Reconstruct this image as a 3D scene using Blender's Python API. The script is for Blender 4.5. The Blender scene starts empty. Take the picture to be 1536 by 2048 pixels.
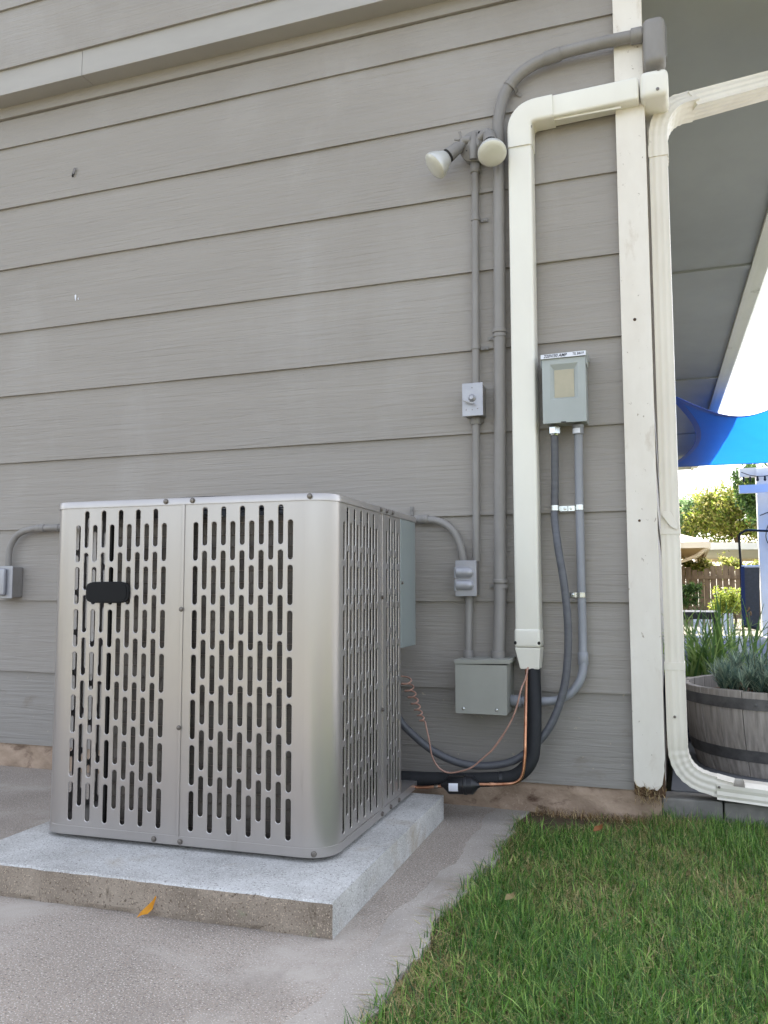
import bpy, math, random
import numpy as np
from mathutils import Vector, Matrix, Euler
random.seed(7)
rng = np.random.default_rng(11)
SC = bpy.context.scene
COL = SC.collection
R = math.radians

# ------------------------------------------------------------------ camera
CAM = (0.1719, -2.6878, 0.6811)
YAW, PITCH, ROLL = -0.34346, 0.09078, -0.00185
cd = bpy.data.cameras.new('camera')
cam = bpy.data.objects.new('camera', cd); COL.objects.link(cam)
fw = Vector((math.sin(YAW)*math.cos(PITCH), math.cos(YAW)*math.cos(PITCH), math.sin(PITCH)))
rt = Vector((math.cos(YAW), -math.sin(YAW), 0)); up = rt.cross(fw)
r2 = rt*math.cos(ROLL)+up*math.sin(ROLL); u2 = -rt*math.sin(ROLL)+up*math.cos(ROLL)
m = Matrix((r2, u2, -fw)).transposed().to_4x4(); m.translation = Vector(CAM)
cam.matrix_world = m
cd.sensor_fit = 'VERTICAL'; cd.sensor_height = 24.0; cd.lens = 1699.5/2048*24.0
cd.clip_start = 0.02; cd.clip_end = 2000
SC.camera = cam

# ------------------------------------------------------------------ sky and sun (sun behind the house, high on the left)
SUN_EL = 47.0
SUN_DIR = Vector((-0.25, 0.97, 0)).normalized()
W = bpy.data.worlds.new('World'); SC.world = W; W.use_nodes = True
nt = W.node_tree; bg = nt.nodes['Background']
sky = nt.nodes.new('ShaderNodeTexSky'); sky.sky_type = 'NISHITA'; sky.sun_disc = False
sky.sun_elevation = R(SUN_EL); sky.sun_rotation = math.atan2(SUN_DIR.x, SUN_DIR.y)
sky.air_density = 1.0; sky.dust_density = 3.5; sky.ozone_density = 1.0
hs = nt.nodes.new('ShaderNodeHueSaturation'); hs.inputs['Saturation'].default_value = 0.48
nt.links.new(sky.outputs[0], hs.inputs['Color']); nt.links.new(hs.outputs[0], bg.inputs[0])
bg.inputs[1].default_value = 0.11
sd = bpy.data.lights.new('sun', 'SUN'); sun = bpy.data.objects.new('sun', sd); COL.objects.link(sun)
sd.energy = 4.0; sd.angle = R(0.55); sd.color = (1.0, 0.95, 0.87)
sv = Vector((SUN_DIR.x*math.cos(R(SUN_EL)), SUN_DIR.y*math.cos(R(SUN_EL)), math.sin(R(SUN_EL))))
sun.rotation_euler = sv.to_track_quat('Z', 'Y').to_euler(); sun.location = (-4, 6, 9)
vs = SC.view_settings
vs.view_transform = 'Standard'; vs.look = 'None'; vs.gamma = 1.0; vs.use_curve_mapping = False
vs.exposure = 2.48
SC.cycles.max_bounces = 7; SC.cycles.diffuse_bounces = 4; SC.cycles.glossy_bounces = 3; SC.cycles.transmission_bounces = 4
SC.cycles.use_denoising = True
SC.cycles.use_adaptive_sampling = True; SC.cycles.adaptive_threshold = 0.025
SC.cycles.sample_clamp_indirect = 6.0

# ------------------------------------------------------------------ helpers
def S(r, g, b):
    f = lambda v: ((v/255+0.055)/1.055)**2.4 if v/255 > 0.04045 else v/255/12.92
    return (f(r), f(g), f(b), 1)

def mat(name, c1, c2=None, rough=0.6, metal=0.0, scale=(8, 8, 8), ramp=(0.35, 0.65), bump=0.0, bscale=None, bdist=0.002,
        detail=5, speck=None, sscale=300, samt=(0.62, 0.72), chips=None, coat=0.0, trans=None, rvar=0.0, spec=0.5, grime=None):
    """procedural surface: two-tone noise, optional fine specks, optional second stain layer, bump"""
    M = bpy.data.materials.new(name); M.use_nodes = True
    t = M.node_tree; N = t.nodes; L = t.links
    b = N['Principled BSDF']; b.inputs['Roughness'].default_value = rough; b.inputs['Metallic'].default_value = metal
    b.inputs['Specular IOR Level'].default_value = spec
    if coat: b.inputs['Coat Weight'].default_value = coat; b.inputs['Coat Roughness'].default_value = 0.2
    tc = N.new('ShaderNodeTexCoord')
    def noise(sc, det=detail, dist=0.0, rough_=0.6):
        mp = N.new('ShaderNodeMapping'); mp.inputs['Scale'].default_value = sc if isinstance(sc, (tuple, list)) else (sc,)*3
        n = N.new('ShaderNodeTexNoise'); n.inputs['Scale'].default_value = 1.0; n.inputs['Detail'].default_value = det
        n.inputs['Distortion'].default_value = dist; n.inputs['Roughness'].default_value = rough_
        L.new(tc.outputs['Object'], mp.inputs[0]); L.new(mp.outputs[0], n.inputs[0]); return n.outputs['Fac']
    def rampn(src, a, bb, ca=(0, 0, 0, 1), cb=(1, 1, 1, 1)):
        r = N.new('ShaderNodeValToRGB'); r.color_ramp.elements[0].position = a; r.color_ramp.elements[1].position = bb
        r.color_ramp.elements[0].color = ca; r.color_ramp.elements[1].color = cb
        L.new(src, r.inputs[0]); return r.outputs[0]
    def mix(fac, a, c):
        x = N.new('ShaderNodeMix'); x.data_type = 'RGBA'
        L.new(fac, x.inputs[0]); L.new(a, x.inputs[6])
        if isinstance(c, tuple): x.inputs[7].default_value = c
        else: L.new(c, x.inputs[7])
        return x.outputs[2]
    c2 = c2 or tuple(v*0.88 for v in c1[:3])+(1,)
    col = rampn(noise(scale), ramp[0], ramp[1], c1, c2)
    if speck:
        for k, sc_ in enumerate(speck):
            col = mix(rampn(noise(sscale*(1+0.7*k), 2), samt[0], samt[1]), col, sc_)
    if chips:   # (colour, scale, lo, hi)
        for cc, csc, lo, hi in chips:
            col = mix(rampn(noise(csc, 6, 0.4, 0.65), lo, hi), col, cc)
    L.new(col, b.inputs['Base Color'])
    if rvar:
        mr = N.new('ShaderNodeMapRange'); mr.inputs[3].default_value = max(0, rough-rvar); mr.inputs[4].default_value = min(1, rough+rvar)
        L.new(noise(scale, 4), mr.inputs[0]); L.new(mr.outputs[0], b.inputs['Roughness'])
    if bump:
        bp = N.new('ShaderNodeBump'); bp.inputs['Strength'].default_value = bump; bp.inputs['Distance'].default_value = bdist
        L.new(noise(bscale or scale, 6, 0.6), bp.inputs['Height']); L.new(bp.outputs[0], b.inputs['Normal'])
    if trans:
        tr = N.new('ShaderNodeBsdfTranslucent'); ms = N.new('ShaderNodeMixShader'); ms.inputs[0].default_value = trans[1]
        tr.inputs[0].default_value = trans[0]
        o = N['Material Output']; L.new(b.outputs[0], ms.inputs[1]); L.new(tr.outputs[0], ms.inputs[2]); L.new(ms.outputs[0], o.inputs[0])
    return M

def attr_mat(name, rough=0.6, trans=0.35):
    """colour from a per-leaf attribute (each leaf's own colour) with some light let through"""
    M = bpy.data.materials.new(name); M.use_nodes = True; t = M.node_tree; N = t.nodes; L = t.links
    b = N['Principled BSDF']; b.inputs['Roughness'].default_value = rough; b.inputs['Specular IOR Level'].default_value = 0.3
    a = N.new('ShaderNodeAttribute'); a.attribute_name = 'col'
    L.new(a.outputs['Color'], b.inputs['Base Color'])
    tr = N.new('ShaderNodeBsdfTranslucent'); L.new(a.outputs['Color'], tr.inputs[0])
    ms = N.new('ShaderNodeMixShader'); ms.inputs[0].default_value = trans
    L.new(b.outputs[0], ms.inputs[1]); L.new(tr.outputs[0], ms.inputs[2]); L.new(ms.outputs[0], N['Material Output'].inputs[0])
    return M

def tag(o, label=None, cat=None, group=None, kind=None):
    if label: o['label'] = label
    if cat: o['category'] = cat
    if group: o['group'] = group
    if kind: o['kind'] = kind
    return o

def empty(name, loc, label=None, cat=None, group=None, rz=0.0):
    o = bpy.data.objects.new(name, None); COL.objects.link(o); o.location = loc; o.rotation_euler = (0, 0, rz)
    o.empty_display_size = 0.05
    return tag(o, label, cat, group)

class MB:
    """collects shapes; build() links them as ONE mesh object"""
    def __init__(s): s.v = []; s.f = []; s.mi = []
    def add(s, vs, fs, mi=0):
        n = len(s.v); s.v += [tuple(x) for x in vs]; s.f += [tuple(i+n for i in f) for f in fs]; s.mi += [mi]*len(fs); return s
    def box(s, x0, x1, y0, y1, z0, z1, mi=0):
        return s.add([(x0, y0, z0), (x1, y0, z0), (x1, y1, z0), (x0, y1, z0), (x0, y0, z1), (x1, y0, z1), (x1, y1, z1), (x0, y1, z1)],
                     [(0, 3, 2, 1), (4, 5, 6, 7), (0, 1, 5, 4), (1, 2, 6, 5), (2, 3, 7, 6), (3, 0, 4, 7)], mi)
    def hexa(s, b, t, mi=0):   # bottom quad, top quad
        return s.add(list(b)+list(t), [(0, 3, 2, 1), (4, 5, 6, 7), (0, 1, 5, 4), (1, 2, 6, 5), (2, 3, 7, 6), (3, 0, 4, 7)], mi)
    def sweep(s, prof, path, upv=(0, 0, 1), scales=None, caps=True, closed=True, mi=0):
        P = [Vector(p) for p in path]; n = len(prof); rows = []
        nrm = None
        for i, p in enumerate(P):
            a = P[max(i-1, 0)]; b = P[min(i+1, len(P)-1)]; t = (b-a).normalized()
            if nrm is None:
                u = Vector(upv); u = u - t*u.dot(t)
                if u.length < 1e-4: u = Vector((1, 0, 0)); u = u - t*u.dot(t)
                nrm = u.normalized()
            else:
                nrm = (nrm - t*nrm.dot(t)).normalized()
            bi = t.cross(nrm)
            k = scales[i] if scales else 1.0
            rows.append([p + bi*(q[0]*k) + nrm*(q[1]*k) for q in prof])
        vs = [v for r in rows for v in r]; fs = []
        for i in range(len(P)-1):
            for j in range(n if closed else n-1):
                fs.append((i*n+j, i*n+(j+1) % n, (i+1)*n+(j+1) % n, (i+1)*n+j))
        if caps and closed:
            fs.append(tuple(range(n))[::-1]); fs.append(tuple((len(P)-1)*n+j for j in range(n)))
        return s.add(vs, fs, mi)
    def tube(s, path, r, n=14, radii=None, caps=True, mi=0):
        prof = [(math.cos(2*math.pi*j/n)*r, math.sin(2*math.pi*j/n)*r) for j in range(n)]
        return s.sweep(prof, path, (0.13, -0.9, 0.31), [x/r for x in radii] if radii else None, caps, mi=mi)
    def lathe(s, prof, c, axis, n=20, mi=0):   # prof: (radius, distance along axis)
        ax = Vector(axis).normalized(); u = ax.orthogonal().normalized(); w = ax.cross(u); c = Vector(c)
        vs = []; fs = []
        for (r, d) in prof:
            for j in range(n):
                a = 2*math.pi*j/n; vs.append(c+ax*d+(u*math.cos(a)+w*math.sin(a))*r)
        for i in range(len(prof)-1):
            for j in range(n): fs.append((i*n+j, i*n+(j+1) % n, (i+1)*n+(j+1) % n, (i+1)*n+j))
        if prof[0][0] > 1e-5: fs.append(tuple(range(n))[::-1])
        if prof[-1][0] > 1e-5: fs.append(tuple((len(prof)-1)*n+j for j in range(n)))
        return s.add(vs, fs, mi)
    def prism(s, poly, y0, y1, mi=0):   # polygon in x,z pushed along y
        n = len(poly)
        vs = [(x, y0, z) for x, z in poly]+[(x, y1, z) for x, z in poly]
        fs = [tuple(range(n)), tuple(range(n, 2*n))[::-1]]+[(i, i+n, (i+1) % n+n, (i+1) % n) for i in range(n)]
        return s.add(vs, fs, mi)
    def build(s, name, mats, parent=None, smooth=0, bevel=0, bseg=2, local=False):
        me = bpy.data.meshes.new(name)
        vs = s.v
        if parent is not None and not local:
            px, py, pz = root_loc(parent); vs = [(x-px, y-py, z-pz) for x, y, z in vs]
        me.from_pydata(vs, [], s.f)
        mats = mats if isinstance(mats, (list, tuple)) else [mats]
        for q in mats: me.materials.append(q)
        if len(mats) > 1: me.polygons.foreach_set('material_index', s.mi)
        me.update()
        o = bpy.data.objects.new(name, me); COL.objects.link(o)
        if parent is not None: o.parent = parent
        import bmesh
        bm = bmesh.new(); bm.from_mesh(me)
        bmesh.ops.recalc_face_normals(bm, faces=bm.faces)
        if bevel:
            ed = [e for e in bm.edges if len(e.link_faces) == 2 and e.calc_face_angle(0) > R(40)]
            if ed: bmesh.ops.bevel(bm, geom=ed, offset=bevel, segments=bseg, affect='EDGES', profile=0.6, clamp_overlap=True)
        bm.to_mesh(me); bm.free()
        if smooth:
            me.polygons.foreach_set('use_smooth', [True]*len(me.polygons))
            try: me.set_sharp_from_angle(angle=R(smooth))
            except Exception: pass
        return o

def root_loc(o):
    x = y = z = 0.0
    while o is not None:
        x += o.location.x; y += o.location.y; z += o.location.z; o = o.parent
    return x, y, z

def spline(pts, n=8):
    P = [Vector(p) for p in pts]; P = [P[0]*2-P[1]]+P+[P[-1]*2-P[-2]]; out = []
    for i in range(1, len(P)-2):
        a, b, c, d = P[i-1:i+3]
        for k in range(n):
            t = k/n; out.append(0.5*((2*b)+(c-a)*t+(2*a-5*b+4*c-d)*t*t+(3*b-a-3*c+d)*t**3))
    out.append(P[-2]); return out

def bend(a, corner, b, rad, n=8):   # straight a->corner->b with a rounded corner
    a, c, b = Vector(a), Vector(corner), Vector(b)
    d1 = (a-c).normalized(); d2 = (b-c).normalized(); p1 = c+d1*rad; p2 = c+d2*rad
    out = [a]
    for k in range(n+1):
        t = k/n; out.append(p1*(1-t)**2+c*2*t*(1-t)+p2*t*t)
    out.append(b); return out

def leafmesh(name, V, F, C, M, parent=None, kind=None, smooth=False):
    """V (n,3) F list-array (m,k) C per-vertex colours"""
    me = bpy.data.meshes.new(name)
    V = np.asarray(V, np.float32); F = np.asarray(F, np.int32)
    if parent is not None: V = V-np.array(root_loc(parent), np.float32)
    k = F.shape[1]
    me.vertices.add(len(V)); me.vertices.foreach_set('co', V.ravel())
    me.loops.add(F.size); me.loops.foreach_set('vertex_index', F.ravel())
    me.polygons.add(len(F)); me.polygons.foreach_set('loop_start', np.arange(0, F.size, k, dtype=np.int32))
    me.update(calc_edges=True)
    a = me.attributes.new('col', 'FLOAT_COLOR', 'POINT')
    CC = np.ones((len(V), 4), np.float32); CC[:, :3] = np.asarray(C, np.float32)[:, :3]; a.data.foreach_set('color', CC.ravel())
    me.materials.append(M); me.validate()
    if smooth: me.polygons.foreach_set('use_smooth', [True]*len(me.polygons))
    o = bpy.data.objects.new(name, me); COL.objects.link(o)
    if parent is not None: o.parent = parent
    if kind: o['kind'] = kind
    return o

# ------------------------------------------------------------------ materials
SID = dict(rough=0.62, scale=(0.9, 3, 5), ramp=(0.3, 0.7), bump=1.0, bscale=(3.5, 30, 75), bdist=0.0042)
m_siding = mat('siding_paint', S(152, 146, 139), S(144, 138, 131), chips=[(S(126, 121, 115), (3, 3, 120), 0.64, 0.8), (S(120, 112, 104), (60, 60, 70), 0.735, 0.76), (S(158, 153, 148), (1.5, 2, 0.8), 0.5, 0.72)], **SID)
m_siding_low = mat('siding_paint_splashed', S(147, 142, 136), S(137, 132, 126), chips=[(S(176, 164, 146), (70, 70, 60), 0.66, 0.70), (S(118, 108, 96), (5, 5, 14), 0.58, 0.76)], **SID)
m_trim = mat('white_trim_paint', S(226, 220, 210), S(214, 206, 194), rough=0.55, scale=(6, 6, 3), bump=0.25, bscale=(40, 40, 6),
             chips=[(S(150, 135, 118), (55, 55, 40), 0.665, 0.70), (S(196, 184, 168), (14, 14, 5), 0.58, 0.75)])
m_rot = mat('rotten_wood', S(96, 72, 50), S(60, 44, 32), rough=0.9, scale=(60, 60, 20), bump=0.8, bscale=(90, 90, 30), bdist=0.004)
m_found = mat('foundation_concrete', S(176, 154, 134), S(138, 118, 100), rough=0.9, scale=(7, 7, 11), bump=0.8, bscale=(40, 40, 40), bdist=0.006,
              chips=[(S(92, 70, 56), (9, 9, 16), 0.55, 0.68)], speck=[S(170, 152, 134)], sscale=160)
m_band = mat('band_paint', S(166, 162, 157), S(158, 154, 149), rough=0.55, scale=(2, 3, 9), bump=0.15, bscale=(8, 30, 60))
m_soffit = mat('soffit_paint', S(154, 158, 154), S(140, 144, 140), rough=0.7, scale=(1.2, 0.8, 1), chips=[(S(150, 146, 134), (2.5, 1.5, 2), 0.62, 0.8)])
m_fascia = mat('fascia_paint', S(214, 214, 200), S(196, 198, 182), rough=0.55, scale=(3, 1, 6), chips=[(S(150, 150, 128), (6, 2, 20), 0.62, 0.72)])
m_roof = mat('roof_shingle', S(92, 88, 84), S(60, 58, 56), rough=0.95, scale=30, bump=0.5)
m_white_vinyl = mat('cream_vinyl', S(228, 225, 214), S(221, 217, 206), rough=0.42, scale=(4, 4, 2), spec=0.5)
m_spout = mat('downspout_aluminium', S(224, 218, 206), S(212, 205, 192), rough=0.42, scale=(9, 9, 2), chips=[(S(168, 158, 142), (30, 30, 8), 0.68, 0.76)])
m_cond = mat('painted_conduit', S(138, 134, 130), S(126, 122, 118), rough=0.5, scale=(14, 14, 5), spec=0.5, chips=[(S(114, 109, 103), (40, 40, 9), 0.6, 0.78)])
m_box = mat('box_grey', S(154, 154, 147), S(145, 145, 138), rough=0.45, scale=6)
m_disc = mat('disconnect_grey', S(163, 168, 165), S(155, 160, 157), rough=0.4, scale=7)
m_tan = mat('sun_faded_label', S(176, 168, 146), S(166, 160, 140), rough=0.6, scale=20)
m_steel = mat('cast_cover_grey', S(168, 168, 172), S(158, 158, 164), rough=0.36, metal=0.35, scale=20)
m_chrome = mat('zinc_strap', S(214, 216, 214), S(190, 194, 194), rough=0.2, metal=0.95, scale=40)
m_pvc = mat('grey_pvc', S(140, 142, 148), S(132, 134, 140), rough=0.4, scale=10)
m_flex = mat('flex_conduit_grey', S(92, 93, 98), S(80, 81, 86), rough=0.45, scale=(20, 20, 60), bump=0.2, bscale=(20, 20, 300))
m_foam = mat('black_foam', S(30, 31, 34), S(24, 25, 28), rough=0.75, scale=30, bump=0.2, bscale=180)
m_copper = mat('copper', S(198, 148, 118), S(160, 108, 82), rough=0.3, metal=0.95, scale=(40, 40, 40))
m_wire = mat('brown_wire_jacket', S(178, 140, 124), S(156, 118, 104), rough=0.45, scale=30)
m_badge = mat('badge_black', S(14, 15, 20), rough=0.45, spec=0.2)
m_black = mat('black_plastic', S(28, 29, 33), S(22, 23, 26), rough=0.35, scale=20)
m_dark = mat('dark_gap', S(38, 36, 34), rough=0.9)
m_ink = mat('marker_ink', S(30, 30, 52), rough=0.6)
m_paper = mat('white_sticker', S(226, 228, 236), rough=0.5)
m_ac = mat('ac_paint', S(179, 174, 171), S(171, 166, 163), rough=0.30, metal=0.7, scale=(5, 5, 1.2), spec=0.5, rvar=0.05, chips=[(S(160, 154, 148), (40, 40, 3), 0.62, 0.85)])
m_acg = mat('ac_control_panel', S(150, 158, 158), S(145, 153, 153), rough=0.42, metal=0.3, scale=3)
m_screw = mat('screw_zinc', S(128, 122, 116), S(104, 98, 94), rough=0.4, metal=0.7, scale=200)
m_coil = mat('coil_fins', S(124, 117, 110), S(90, 84, 79), rough=0.55, metal=0.5, scale=(30, 30, 8), bump=0.9, bscale=(500, 500, 6), bdist=0.003)
m_tube = mat('coil_tube', S(150, 140, 128), S(120, 110, 100), rough=0.3, metal=0.8, scale=50)
m_bulbglass = mat('bulb_glass', S(208, 206, 194), S(198, 196, 184), rough=0.22, scale=8, coat=0.6)
m_bulbside = mat('bulb_reflector', S(206, 206, 202), S(196, 196, 192), rough=0.3, metal=0.25, scale=8)
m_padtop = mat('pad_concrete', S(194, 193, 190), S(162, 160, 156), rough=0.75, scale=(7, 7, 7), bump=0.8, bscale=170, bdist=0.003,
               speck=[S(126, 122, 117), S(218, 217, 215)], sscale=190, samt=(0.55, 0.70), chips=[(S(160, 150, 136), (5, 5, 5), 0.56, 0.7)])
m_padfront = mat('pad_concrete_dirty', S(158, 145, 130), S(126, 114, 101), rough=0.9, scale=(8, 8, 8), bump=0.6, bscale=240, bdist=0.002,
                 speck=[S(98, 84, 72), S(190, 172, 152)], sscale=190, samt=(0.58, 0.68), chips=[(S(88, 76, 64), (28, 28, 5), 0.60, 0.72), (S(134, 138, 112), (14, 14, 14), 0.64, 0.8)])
m_walk = mat('walk_concrete', S(158, 149, 139), S(134, 126, 117), rough=0.88, scale=(3, 3, 3), bump=0.6, bscale=230, bdist=0.0025,
             speck=[S(104, 98, 92), S(206, 198, 190), S(158, 132, 112)], sscale=165, samt=(0.57, 0.66),
             chips=[(S(172, 164, 155), (2.2, 2.2, 2), 0.52, 0.68), (S(138, 129, 120), (5, 1.6, 4), 0.58, 0.78)])
m_walk_edge = mat('walk_concrete_trowelled', S(166, 158, 149), S(146, 139, 131), rough=0.82, scale=(4, 4, 3), bump=0.35, bscale=120, bdist=0.002,
             speck=[S(134, 126, 118), S(206, 198, 190)], sscale=165, samt=(0.60, 0.70), chips=[(S(140, 130, 118), (7, 3, 4), 0.58, 0.74)])
m_dirt = mat('soil', S(104, 84, 66), S(72, 58, 46), rough=0.95, scale=14, bump=0.9, bscale=70, bdist=0.01)
m_ground = mat('yard_ground', S(96, 94, 76), S(82, 82, 64), rough=0.95, scale=2.5, chips=[(S(118, 108, 86), 0.8, 0.5, 0.7)])
m_patio = mat('patio_concrete', S(116, 118, 122), S(100, 102, 106), rough=0.85, scale=3, bump=0.3, bscale=90)
m_kerb = mat('kerb_block', S(140, 136, 130), S(114, 111, 107), rough=0.9, scale=9, bump=0.6, bscale=60, bdist=0.004)
m_oak = mat('weathered_oak', S(172, 164, 156), S(128, 121, 115), rough=0.8, scale=(70, 70, 4), ramp=(0.3, 0.7), bump=0.6, bscale=(110, 110, 6), bdist=0.003)
m_hoop = mat('hoop_steel', S(104, 102, 101), S(78, 76, 76), rough=0.6, metal=0.3, scale=20, bump=0.3, bscale=60)
m_navy = mat('navy_pot', S(34, 40, 66), S(28, 33, 56), rough=0.35, scale=8)
m_grass = attr_mat('grass_blade', 0.5, 0.3)
m_leaf = attr_mat('leaf', 0.5, 0.45)
m_bark = mat('bark', S(104, 88, 70), S(74, 62, 50), rough=0.95, scale=(20, 20, 5), bump=0.6)
m_fence = mat('fence_wood', S(150, 130, 106), S(116, 98, 80), rough=0.9, scale=(9, 9, 1.2), bump=0.3, bscale=(40, 40, 4))
m_cream = mat('neighbour_paint', S(232, 220, 200), S(222, 210, 190), rough=0.7, scale=1)
m_tanwall = mat('neighbour_wall', S(196, 170, 132), rough=0.8, scale=2)
m_grey_roof = mat('patio_cover_white', S(222, 222, 218), rough=0.5, scale=1)
m_postw = mat('pergola_white', S(224, 226, 226), rough=0.5, scale=2)
m_blackmetal = mat('black_metal', S(30, 30, 32), rough=0.45, metal=0.3)
m_mesh = mat('dark_mesh', S(58, 60, 64), S(48, 50, 54), rough=0.4, scale=30)
m_bluecloth = mat('blue_edging', S(30, 48, 88), rough=0.7)
m_sail = mat('sail_fabric', S(18, 92, 200), S(14, 84, 190), rough=0.7, scale=(3, 3, 3), trans=((0.006, 0.125, 0.52, 1), 0.6))
m_sailhem = mat('sail_hem', S(20, 80, 176), rough=0.7, trans=((0.01, 0.12, 0.5, 1), 0.3))
m_yellow = mat('yellow_leaf', S(222, 158, 28), S(198, 128, 24), rough=0.5, scale=60, trans=((0.8, 0.4, 0.02, 1), 0.2))
m_dryleaf = mat('dry_leaf', S(150, 136, 92), S(126, 110, 74), rough=0.7, scale=60)
m_brownleaf = mat('brown_leaf', S(150, 96, 52), S(120, 74, 40), rough=0.6, scale=60)

# ================================================================== SETTING: ground, walk, patio
g = MB(); g.add([(-400, -400, -0.04), (400, -400, -0.04), (400, 400, -0.04), (-400, 400, -0.04)], [(0, 1, 2, 3)])
tag(g.build('ground', m_ground), kind='structure')

# soil bed under the lawn, uneven, meets the walk edge and the foundation
def walk_edge(y):
    return -0.318-0.024*max(0, -y-0.5)+0.007*math.sin(9*y)+0.005*math.sin(23*y+1)
g = MB(); nx, ny = 60, 70; vs = []; fs = []
for j in range(ny+1):
    y = 0.03-3.6*j/ny
    for i in range(nx+1):
        x = -0.36+3.4*i/nx
        z = -0.016+0.006*math.sin(7*x+3*y)+0.005*math.sin(13*y-5*x)+0.012*math.exp(-((y)/0.09)**2)
        vs.append((x, y, z))
for j in range(ny):
    for i in range(nx): a = j*(nx+1)+i; fs.append((a, a+1, a+nx+2, a+nx+1))
g.add(vs, fs); tag(g.build('lawn_soil', m_dirt, smooth=60), kind='structure')

# concrete walk, broken edge towards the lawn
g = MB(); n = 150; top = []; low = []
for i in range(n+1):
    y = 0.0-3.4*i/n
    jx = walk_edge(y)+random.uniform(-0.005, 0.005)
    top.append((jx, y, 0.0+random.uniform(-0.002, 0.001))); low.append((jx+0.012, y, -0.06))
L_ = [(-7.0, y, 0.0) for (x, y, z) in top]
Mid = [(x-0.10-0.006*math.sin(3*y)+random.uniform(-0.0015, 0.0015), y, 0.0) for (x, y, z) in top]
vs = top+low+L_+Mid; fs = []; fe_ = []
for i in range(n):
    q3 = 3*(n+1)+i; q2 = 2*(n+1)+i
    fe_ += [(i, i+1, n+1+i+1, n+1+i), (i, q3, q3+1, i+1)]; fs.append((q3, q2, q2+1, q3+1))
g.add(vs, fs, 0); g.f += fe_; g.mi += [1]*len(fe_)
tag(g.build('walkway', [m_walk, m_walk_edge]), kind='structure')

# patio slab right of the corner with a kerb of concrete blocks
pat = tag(MB().box(0.10, 9.0, 0.12, 9.4, -0.05, 0.068).build('patio', m_patio), kind='structure')
xb = 0.075; k = 0
while xb < 2.4:
    w = [0.172, 0.29, 0.30, 0.28][k % 4] if k < 4 else random.uniform(0.26, 0.31)
    b = MB().box(xb, xb+w-0.004, 0.025+0.02*(k > 0)*0.3, 0.119, -0.045, 0.066+0.004*random.uniform(-1, 0))
    b.build('kerb_block', m_kerb, pat, bevel=0.006)
    xb += w; k += 1

# ================================================================== HOUSE
A2 = 0.0362
house = empty('house', (0, 0, 0), 'grey lap sided house wall with white corner board and overhanging eave', 'house')
butts = [0.086, 0.364, 0.641, 0.921, 1.190, 1.467, 1.735, 2.004, 2.267, 2.534, 2.663]
XL, XR = -8.0, 0.002
for i in range(len(butts)-1):
    z0 = butts[i]; z1 = butts[i+1]+0.012 if i < len(butts)-2 else 2.662
    g = MB(); t = 0.0105
    ns = 90; vs = []; fs = []
    for k in range(ns+1):
        x = XL+(XR-XL)*k/ns
        w = 0.0006*math.sin(x*5+i*2.1)+0.0004*math.sin(x*17+i)
        vs += [(x, w, z0+0.0012*math.sin(x*2.3+i*1.7)), (x, t-0.001+w, z1), (x, t+0.004, z1), (x, t+w, z0+0.0004)]
    for k in range(ns):
        a = k*4; b = a+4
        fs += [(a, b, b+1, a+1), (a+1, b+1, b+2, a+2), (a+3, a, b, b+3)]
    g.add(vs, fs); g.build('siding_board', m_siding_low if i == 0 else m_siding, house)
# frieze strip under the overhang
MB().box(XL, 0.088, -0.004, 0.012, 2.664, 2.714).build('frieze_strip', m_siding, house)
# overhanging upper storey: band, then boards up to the roof slope
XBJ = -2.03
MB().box(XL, XBJ-0.0008, -0.08, 0.02, 2.712, 2.826).build('band_board', m_band, house, bevel=0.002)
MB().box(XBJ+0.0008, 0.088, -0.08, 0.02, 2.712, 2.826).build('band_board', m_band, house, bevel=0.002)
SL = 0.17
rl = lambda x: 2.80+(0.75-x)*SL if x > -5.5 else 2.80+(0.75+5.5*2+x)*SL
zz = 2.817; i = 0
RZ = 2.80+6.25*SL
while zz < RZ-0.12:
    z1 = min(zz+0.262, RZ-0.02)
    xe = lambda z: min(0.088, 0.75-(z-2.80)/SL)
    xw = lambda z: max(-8.0, -11.75+(z-2.80)/SL)
    MB().hexa([(xw(zz), -0.091, zz), (xe(zz), -0.091, zz), (xe(zz), -0.078, zz), (xw(zz), -0.078, zz)],
              [(xw(z1), -0.0815, z1+0.005), (xe(z1), -0.0815, z1+0.005), (xe(z1), -0.076, z1+0.005), (xw(z1), -0.076, z1+0.005)]).build('siding_board', m_siding, house)
    zz += 0.262; i += 1
MB().prism([(-8, 2.72), (0.08, 2.72), (0.08, rl(0.08)), (-5.5, rl(-5.5)), (-8, rl(-8))], -0.07, 0.1).build('gable_wall', m_siding, house)
# foundation: rough stained concrete
g = MB(); nx, nz = 420, 8; vs = []; fs = []
for j in range(nz+1):
    for i in range(nx+1):
        x = -8+8.075*i/nx; z = -0.05+0.137*j/nz
        y = 0.004+0.006*math.sin(x*11+z*30)*math.sin(x*4.3)+0.005*math.sin(x*37+z*60)+random.uniform(-0.0015, 0.0015)
        if j == nz: y += 0.006
        vs.append((x, y, z))
for j in range(nz):
    for i in range(nx): a = j*(nx+1)+i; fs.append((a, a+1, a+nx+2, a+nx+1))
g.add(vs, fs); g.box(-8, 0.07, 0.03, 12, -0.05, 0.084); g.build('foundation', m_found, house, smooth=50)
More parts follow.
